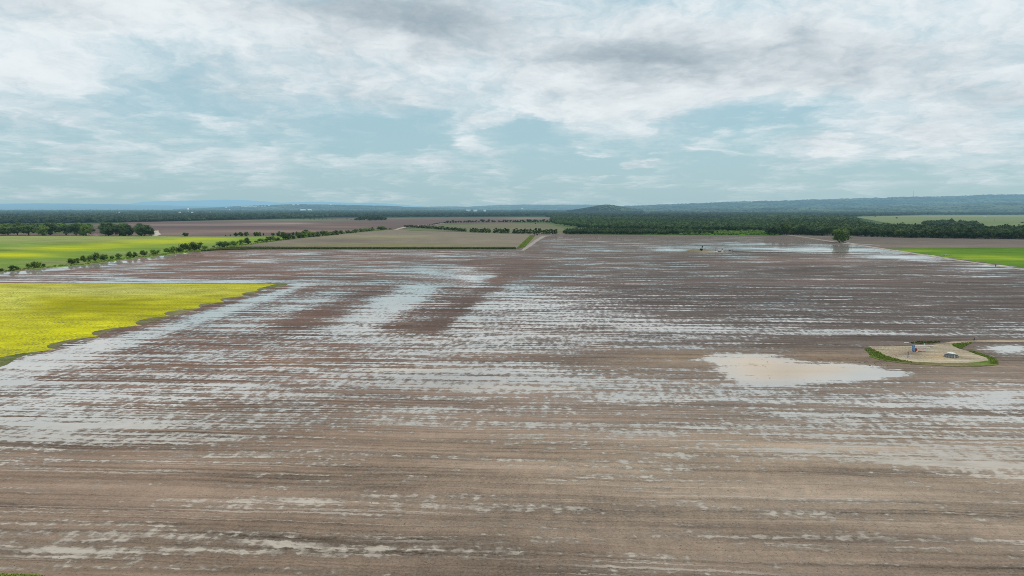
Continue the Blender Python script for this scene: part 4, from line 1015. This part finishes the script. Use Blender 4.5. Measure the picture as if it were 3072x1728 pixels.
# wellhead post
X, Y, _ = gp(2723.5, 1073.5)
t = thing('wellhead', (X, Y, .1), "slim dark upright wellhead post on wet grey ground at the front of the pad", 'wellhead')
b = bm_new(); tube_bm(b, (0, 0, .9), (0, 0, 2.3), .12); tube_bm(b, (-.2, 0, 2.2), (.2, 0, 2.2), .09); part('post', b, M['dark_steel'], t)
b = bm_new(); lathe_bm(b, [(.2, 0), (.2, .1), (.13, .15), (.13, .8), (.22, .84), (.22, .95)], 14); tube_bm(b, (0, 0, .5), (.42, -.1, .5), .07); part('valve', b, M['steel'], t)
b = bm_new(); tube_bm(b, (.25, -.2, 0), (.25, -.2, .55), .05); part('marker', b, M['white'], t)
# tank in its containment ring
X, Y, _ = gp(2853.5, 1071.5)
t = thing('containment_ring', (X, Y, .1), "low round grey steel containment wall around the small tank", 'containment ring')
b = bm_new(); lathe_bm(b, [(2.42, 0), (2.45, .72), (2.49, .74), (2.49, .80), (2.38, .80), (2.38, .06), (.1, .05)], 40); part('wall', b, M['steel'], t)
b = bm_new()
for k in range(14): a = 2 * math.pi * k / 14; tube_bm(b, (2.47 * math.cos(a), 2.47 * math.sin(a), 0), (2.47 * math.cos(a), 2.47 * math.sin(a), .78), .04, n=6)
part('rib', b, M['dark_steel'], t)
t = thing('storage_tank', (X + .05, Y + .1, .17), "small round tank with cream lid standing inside the grey ring", 'storage tank')
b = bm_new(); lathe_bm(b, [(1.12, 0), (1.12, 1.5)], 30); part('shell', b, M['steel'], t)
b = bm_new(); lathe_bm(b, [(1.42, 1.48), (1.45, 1.56), (.7, 1.74), (.12, 1.80)], 30); part('lid', b, M['cream'], t)
b = bm_new(); lathe_bm(b, [(.16, 1.78), (.16, 1.95), (.08, 1.98)], 12); part('hatch', b, M['white'], t)
t2 = thing('fill_pipe', (X - .45, Y - 2.75, .1), "thin white upright pipe in front of the grey ring", 'pipe')
b = bm_new(); tube_bm(b, (0, 0, 0), (0, 0, 1.35), .07); tube_bm(b, (0, 0, 1.32), (0, .45, 1.32), .06); part('pipe', b, M['white'], t2)
X, Y, _ = gp(2712, 1029.5)
t = thing('loose_pipe', (X, Y, .05), "short white pipe piece lying on the mud behind the pad", 'pipe', R(4))
b = bm_new(); tube_bm(b, (0, 0, .2), (2.1, 0, .2), .16); part('pipe', b, M['white'], t)

# --- person walking along the track
X, Y, _ = gp(2922.5, 1024.3)
def person(loc, rz):
    m, nt = new_mat("person_clothes")
    oc = nt.node('ShaderNodeTexCoord').outputs['Object']; sp = nt.node('ShaderNodeSeparateXYZ'); nt.l.new(oc, sp.inputs[0])
    z = sp.outputs[2]; ax = nt.math('ABSOLUTE', sp.outputs[0])
    n = nt.noise(oc, 9, 3, .6, dim='3D')
    c = nt.mix(nt.math('GREATER_THAN', z, .93), (.020, .022, .030), (.030, .028, .030))
    c = nt.mix(nt.math('GREATER_THAN', z, 1.47), c, (.30, .19, .14))
    c = nt.mix(nt.math('LESS_THAN', z, .10), c, (.03, .022, .018))
    c = nt.mix(nt.math('MULTIPLY', n, .35), c, (.01, .01, .01))
    finish(nt, nt.bsdf(c, .85, .15))
    root = thing('person', loc, "person in dark clothes walking along the muddy track behind the pad", 'person', rz)
    V, E, Rd = [], [], []
    def add(p, r, par=None):
        V.append(p); Rd.append(r); i = len(V) - 1
        if par is not None: E.append((par, i))
        return i
    pel = add((0, 0, .95), .145); bel = add((0, .01, 1.10), .135, pel); che = add((0, .02, 1.30), .16, bel); nec = add((0, .03, 1.47), .065, che)
    hd = add((0, .06, 1.58), .095, nec); add((0, .07, 1.72), .085, hd); add((0, .15, 1.60), .03, hd)
    for s, hipy, kn, an, toe, el, wr in ((1, 0, (.10, .30, .55), (.10, .33, .10), (.10, .52, .05), (.27, -.16, 1.14), (.25, .0, .92)), (-1, 0, (-.10, -.05, .50), (-.10, -.42, .18), (-.10, -.30, .06), (-.27, .10, 1.12), (-.25, .32, 1.0))):
        h = add((s * .10, 0, .88), .105, pel); k = add(kn, .07, h); a = add(an, .05, k); add(toe, .042, a)
        sh = add((s * .19, .02, 1.40), .075, che); e = add(el, .052, sh); w = add(wr, .036, e)
        d = (Vector(wr) - Vector(el)).normalized(); pm = add(tuple(Vector(wr) + d * .06), .034, w)
        for f in range(4): q = Vector(V[pm]) + d * (.07 + .012 * (1 - abs(f - 1.5) / 1.5)) + Vector((0, (f - 1.5) * .02, -.01)); add(tuple(q), .009, pm)
        add(tuple(Vector(V[w]) + d * .05 + Vector((-s * .035, .03, 0))), .010, w)
    me = bpy.data.meshes.new("body"); me.from_pydata(V, E, []); me.materials.append(m)
    o = bpy.data.objects.new("body", me); COL.objects.link(o); o.parent = root
    sk = o.modifiers.new("skin", 'SKIN'); sk.use_smooth_shade = True
    for i, r in enumerate(Rd): me.skin_vertices[0].data[i].radius = (r, r)
    me.skin_vertices[0].data[0].use_root = True
    sb = o.modifiers.new("sub", 'SUBSURF'); sb.levels = sb.render_levels = 2
    b = bm_new(); lathe_bm(b, [(.108, 1.60), (.115, 1.68), (.09, 1.76), (.03, 1.80)], 16, (0, .045, 0)); part('hair', b, M['dark_steel'], root)
    return root
person((X, Y, .10), R(68))

# --- far well pad by the water
s = scale_at(2110, 752)
sheet("far_pad", [(2058, 751), (2090, 749), (2140, 753), (2190, 754), (2200, 757), (2150, 758.5), (2100, 757.5), (2066, 755)], .06, M['pad'], paint(Gd(140, 128, 104), (Gd(122, 120, 82), 2075, 753, 26, 4, .5), (Gd(180, 172, 160), 2150, 756, 30, 3, .8)), 10, 6)
sheet("wet_bank", [(2200, 753), (2260, 756.3), (2420, 757.6), (2640, 757), (2640, 758), (2420, 759), (2250, 758.5), (2196, 757)], .06, M['track'], paint(Gd(92, 82, 74)), 10, 4)
X, Y, _ = gp(2106, 752); s = scale_at(2106, 752)
t = thing('pad_sapling', (X, Y, .1), "leaning small dark tree with rust-brown undergrowth on the far wet pad", 'tree')
t.scale = (1, 1, 1)
c = link_mesh("crown", crown(77, 3.0, 2.8, 4.2, 6, 220, .3, 'round', .5), M['leaf_dark'], t, (.6, 0, 0)); 
o = link_mesh("trunk", trunk(78, 6.0, .22, 4, .35), None, t)
o = link_mesh("undergrowth", crown(79, 5.2, 2.6, .0, 8, 280, .36, 'bush', .6), M['leaf_rust'], t, (-.6, 0, 0))
def post(px, py, h, r, mat, label):
    X, Y, _ = gp(px, py); t = thing('marker_post', (X, Y, .06), label, 'post', 0, None)
    b = bm_new(); tube_bm(b, (0, 0, 0), (0, 0, h), r); tube_bm(b, (-r * 1.8, 0, h * .92), (r * 1.8, 0, h * .92), r * .6); part('post', b, M[mat], t)
    b = bm_new(); lathe_bm(b, [(r * 2.2, 0), (r * 2.2, .25), (r * 1.2, .35)], 10); part('base', b, M[mat], t)
post(2147.3, 754.5, 5.4, .30, 'dark_steel', "tall thin leaning grey post at the left of the far equipment")
post(2175.8, 754.5, 1.9, .55, 'dark_steel', "stubby dark upright at the right of the far equipment")
X, Y, _ = gp(2166.5, 755)
t = thing('far_wellhead', (X, Y, .06), "white fitting with dark wheel on top at the far wet pad", 'wellhead')
b = bm_new(); lathe_bm(b, [(.9, 0), (.9, .5), (.5, .6), (.5, 2.4), (.8, 2.5), (.8, 2.8)], 14); part('stem', b, M['white'], t)
b = bm_new(); lathe_bm(b, [(.75, 2.8), (1.0, 3.3), (.75, 4.0), (.3, 4.2)], 14); part('valve', b, M['dark_steel'], t)
b = bm_new(); tube_bm(b, (-3.8, 0, 2.0), (4.2, 0, 2.0), .25); tube_bm(b, (-3.8, 0, 0), (-3.8, 0, 2.1), .25); tube_bm(b, (4.2, 0, 0), (4.2, 0, 2.1), .25); part('pipe', b, M['white'], t)
X, Y, _ = gp(2158, 756.5)
t = thing('valve_box', (X, Y, .06), "low dark green covered valve box at the front of the far pad", 'valve box')
b = bm_new(); box_bm(b, (0, 0, .55), (3.4, 2.2, 1.1), 0, .12); part('body', b, M['dark_steel'], t)
b = bm_new(); box_bm(b, (0, 0, 1.22), (2.2, 1.6, .24), 0, .05); part('lid', b, M['steel'], t)
X, Y, _ = gp(2147, 757)
t = thing('white_drum', (X, Y, .06), "white drum lying at the front left of the far pad", 'drum', R(10))
b = bm_new(); tube_bm(b, (-1.7, 0, .55), (1.7, 0, .55), .55, n=18); part('drum', b, M['white'], t)
b = bm_new(); tube_bm(b, (-.9, 0, .55), (-.75, 0, .55), .6, n=18); tube_bm(b, (.75, 0, .55), (.9, 0, .55), .6, n=18); part('band', b, M['steel'], t)
X, Y, _ = gp(2192, 753.5)
t = thing('low_shed', (X, Y, .06), "low grey-green shelter at the right end of the far pad", 'shed')
b = bm_new()
for dx in (-2.2, 2.2):
    for dy in (-1, 1): tube_bm(b, (dx, dy, 0), (dx, dy, 1.9), .15)
part('frame', b, M['dark_steel'], t)
b = bm_new(); box_bm(b, (0, 0, 2.0), (5.4, 2.8, .3), 0, .05); part('roof', b, M['roof_grey'], t)
b = bm_new(); box_bm(b, (-.6, .5, .8), (2.4, 1.0, 1.5), 0, .06); part('panel', b, M['steel'], t)

# --- rubble beside the gravel road
def stone_mesh(seed):
    rg = np.random.RandomState(seed); V = ICO2[0] * (1 + .18 * rg.randn(len(ICO2[0]), 1) * .5)
    for _ in range(7):
        n = rg.randn(3); n /= np.linalg.norm(n); d = V @ n; k = d > .62; V[k] -= (d[k] - .62)[:, None] * n
    return np_mesh("stone", V, None, ICO2[1])
SM = [stone_mesh(i) for i in range(4)]
for k, (px, py, w, h) in enumerate([(2824, 765.2, 5, 2.6), (2829, 766, 3.5, 2), (2833, 766.6, 5, 3.6), (2838, 767, 7, 5), (2841.5, 767.4, 5, 3.6), (2845.5, 767, 5, 3), (2849, 767.3, 4, 2.6), (2853, 767.8, 6, 3.6), (2836, 768, 4, 2.2), (2844, 768.2, 4.5, 2)]):
    X, Y, _ = gp(px, py, 0); s = scale_at(px, py)
    o = link_mesh("rubble_stone", SM[k % 4], M['stone'], None, (X, Y, .05 + h * s * .35)); o.scale = (w * s / 2, w * s / 2 * .8, h * s / 2); o.rotation_euler = (.2 * k, .1 * k, k * 1.3)
    tag(o, "pale grey stone of the rubble heap beside the gravel road", 'stone', 'rubble heap beside the gravel road')
X, Y, _ = gp(2987, 797.5)
t = thing('road_post', (X, Y, .08), "small dark stump-like post at the edge of the gravel road", 'post')
b = bm_new(); lathe_bm(b, [(.55, 0), (.5, .9), (.62, 1.0), (.3, 1.25)], 10); part('post', b, M['bark'], t)

# ---------------------------------------------------------------- far buildings and towers
def far_thing(px, d, zpx):
    X, Y, Z = at_depth(px, zpx, d); return float(X), float(Y), float(Z)
def house(loc, w, dpt, h, rz, label, wall='wall_white', roof='roof_grey', group=None, cat='house', windows=True):
    t = thing('house', loc, label, cat, rz, group)
    b = bm_new(); box_bm(b, (0, 0, h / 2), (w, dpt, h)); part('wall', b, M[wall], t)
    b = bm_new(); e = .06 * w; q = h; r = h + dpt * .28
    vs = [b.verts.new(p) for p in [(-w / 2 - e, -dpt / 2 - e, q), (w / 2 + e, -dpt / 2 - e, q), (w / 2 + e, dpt / 2 + e, q), (-w / 2 - e, dpt / 2 + e, q), (-w / 2 - e, 0, r), (w / 2 + e, 0, r)]]
    for f in [(0, 1, 5, 4), (2, 3, 4, 5), (0, 4, 3), (1, 2, 5), (0, 3, 2, 1)]: b.faces.new([vs[i] for i in f])
    part('roof', b, M[roof], t)
    if windows:
        for k in (-.3, .3):
            b = bm_new(); box_bm(b, (k * w, -dpt / 2 - .02, h * .55), (w * .14, .12, h * .4)); part('window', b, M['glass_dark'], t)
        b = bm_new(); box_bm(b, (0, -dpt / 2 - .02, h * .36), (w * .1, .14, h * .7)); part('door', b, M['red'], t)
    return t
s = 6460 / F
X, Y, Z = far_thing(355.5, 6460, 640.8); house((X, Y, 0), 11 * s, 14, 11, 0, "long bright white flat building in the far left wood, longer of the pair", 'wall_white', 'wall_white', 'white buildings in the far wood', 'building')
X, Y, Z = far_thing(365.5, 6400, 640.9); house((X, Y, 0), 6.5 * s, 14, 11, 0, "shorter white building right beside the long one in the far left wood", 'wall_white', 'wall_white', 'white buildings in the far wood', 'building')
# water tower
d = 6700; X, Y, _ = at_depth(564.5, 632, d); zt = float(at_depth(564.5, 627.8, d)[2]); s = d / F
t = thing('water_tower', (float(X), float(Y), 0), "white round water tower rising above the far left wood", 'water tower')
b = bm_new(); r = 3.1 * s; lathe_bm(b, [(.8, zt - r * 1.1), (r * .6, zt - r * .8), (r * .95, zt - r * .3), (r, zt + r * .1), (r * .85, zt + r * .55), (r * .5, zt + r * .85), (.5, zt + r * .95)], 28); part('tank', b, M['wall_white'], t)
b = bm_new(); lathe_bm(b, [(r * .45, 0), (r * .22, 6), (r * .18, zt - r * 1.4), (r * .35, zt - r * .85)], 18); part('pedestal', b, M['wall_white'], t)
# houses on the hill
HS = [(730, 619.6, 4), (737, 619.8, 5), (742, 620.6, 3.5), (748, 619.4, 5), (755, 620, 4.5), (760, 618.6, 4), (766, 619.5, 6), (772, 619.8, 4), (779, 618.8, 4), (790, 619.2, 3), (799, 619, 5), (811, 617.4, 4), (683, 623, 4), (693, 630, 4), (884, 615.2, 6), (897, 615, 5), (995, 615.2, 4)]
for k, (px, py, w) in enumerate(HS):
    X, Y, Z = [float(v) for v in hillA(px, py)]; s = Y / F
    lab = {11: "white house high on the hill, rightmost of the hilltop cluster", 10: "bright white house on the hill, second from the right in the cluster", 12: "lone pale house at the left foot of the hill", 13: "pale house low on the far hill left side", 14: "long pale house on the middle of the hill crest", 15: "pale house right of the long one on the hill crest", 16: "lone white house far right on the hill crest"}.get(k, "small pale house in the cluster high on the far hill")
    house((X, Y - 60, Z - 2), w * s, 16, 8, TR.uniform(-.3, .3), lab, 'wall_white', 'wall_white' if k % 2 else 'cream', 'houses on the far hill', 'house', False)
for px, py, w, d, lab in [(909, 630.4, 14, 8200, "long pale grey building below the hill crest, left one"), (929, 629.6, 10, 8200, "pale building with light roof below the hill, right one"), (1405, 632.6, 12, 7600, "white shed row in the far middle wood, left"), (1426, 632.8, 10, 7600, "white shed in the far middle wood, between two others"), (1454, 633, 6, 7500, "bright white shed in the far middle wood, rightmost"), (540, 640, 5, 5600, "small white roof showing in the wood below the water tower"), (577, 640, 4, 5600, "tiny pale roof in the wood right of the water tower"), (1566, 625.5, 5, 12800, "tiny white building on the low hills left of the round hill"), (630, 640, 4, 5600, "tiny white roof at the right of the far left wood")]:
    X, Y, Z = [float(v) for v in at_depth(px, py, d)]; s = d / F
    house((X, Y, max(0, Z - 6)), w * s, 18, 7 + (6 if Z < 25 else 3), 0, lab, 'wall_white', 'cream', None, 'building', False)
# white trailer on the pale field
X, Y, _ = gp(2955, 650.3, .1); s = scale_at(2955, 650.3)
t = thing('white_trailer', (X, Y, .1), "white long trailer parked on the far pale field at the right", 'trailer')
b = bm_new(); box_bm(b, (0, 0, 2.9), (8 * s * .9, 5, 4.2), 0, .2); part('body', b, M['wall_white'], t)
for dx in (-6, -4.4, 5.5):
    b = bm_new(); tube_bm(b, (dx, -2.3, .6), (dx, 2.3, .6), .6, n=14); part('wheel', b, M['dark_steel'], t)
# lattice mast on the ridge
X, Y, Z = [float(v) for v in hillB(2744, 590.5)]; s = Y / F; hm = 17.5 * s
t = thing('radio_mast', (X, Y + 40, Z - 6), "tall thin lattice mast on the right-hand wooded ridge", 'radio mast')
b = bm_new(); w0, w1 = 4.2, 1.6; n = 12
for cx, cy in ((-1, -1), (1, -1), (1, 1), (-1, 1)): tube_bm(b, (cx * w0, cy * w0, 0), (cx * w1, cy * w1, hm), .45, .35, 5)
for k in range(n):
    z0, z1 = hm * k / n, hm * (k + 1) / n; a0 = w0 + (w1 - w0) * k / n; a1 = w0 + (w1 - w0) * (k + 1) / n
    cs = [(-1, -1), (1, -1), (1, 1), (-1, 1)]
    for i in range(4):
        p, q = cs[i], cs[(i + 1) % 4]
        tube_bm(b, (p[0] * a0, p[1] * a0, z0), (q[0] * a1, q[1] * a1, z1), .22, n=4); tube_bm(b, (p[0] * a1, p[1] * a1, z1), (q[0] * a1, q[1] * a1, z1), .2, n=4)
part('lattice', b, M['steel'], t)
b = bm_new()
for a in range(6): tube_bm(b, (3.4 * math.cos(a), 3.4 * math.sin(a), hm - 10), (3.4 * math.cos(a), 3.4 * math.sin(a), hm - 3), .7, n=6)
tube_bm(b, (0, 0, hm - 1), (0, 0, hm + 7), .4, n=6); part('antenna', b, M['dark_steel'], t)
X, Y, Z = [float(v) for v in hillB(2816, 589.5)]
t = thing('pole', (X, Y + 40, Z - 4), "short thin pole on the wooded ridge right of the mast", 'pole')
b = bm_new(); tube_bm(b, (0, 0, 0), (0, 0, 24), .8, .5, 8); tube_bm(b, (-3, 0, 21), (3, 0, 21), .4, n=6); part('shaft', b, M['steel'], t)

# ---------------------------------------------------------------- loose clods thrown up on the mud
def clods(name, spots, seed, label):
    rg = np.random.RandomState(seed); V, T = [], []; off = 0
    for n, x, y, rx, ry, s0, s1 in spots:
        px = x + rx * rg.randn(n); py = y + ry * rg.randn(n)
        k = (py > 760) & (py < 1900); X, Y = ground(px[k], py[k])
        for a, b in zip(X, Y):
            r = rg.uniform(s0, s1); S = ICO1[0] * (1 + .25 * rg.randn(len(ICO1[0]), 1)) * np.array([r * rg.uniform(.8, 1.8), r, r * .6]) + np.array([a, b, r * .2])
            V.append(S); T.append(ICO1[1] + off); off += len(S)
    me = np_mesh(name, np.concatenate(V), None, np.concatenate(T))
    tag(link_mesh(name, me, M['clod']), label, 'clods', kind='stuff')
M['clod'] = mat_plain("dark_clods", (.13, .105, .088), .95, .05, wear=.5)
clods("mud_clods", [(10, 2440, 1082, 120, 6, .10, .26), (4, 2330, 1140, 80, 6, .10, .2), (22, 2610, 1084, 40, 8, .10, .26), (16, 2680, 1096, 60, 5, .10, .22),
    (900, 1536, 1560, 1100, 150, .025, .075), (1200, 1700, 1680, 1100, 60, .025, .07)], 61, "small dark clods scattered over the wet mud")
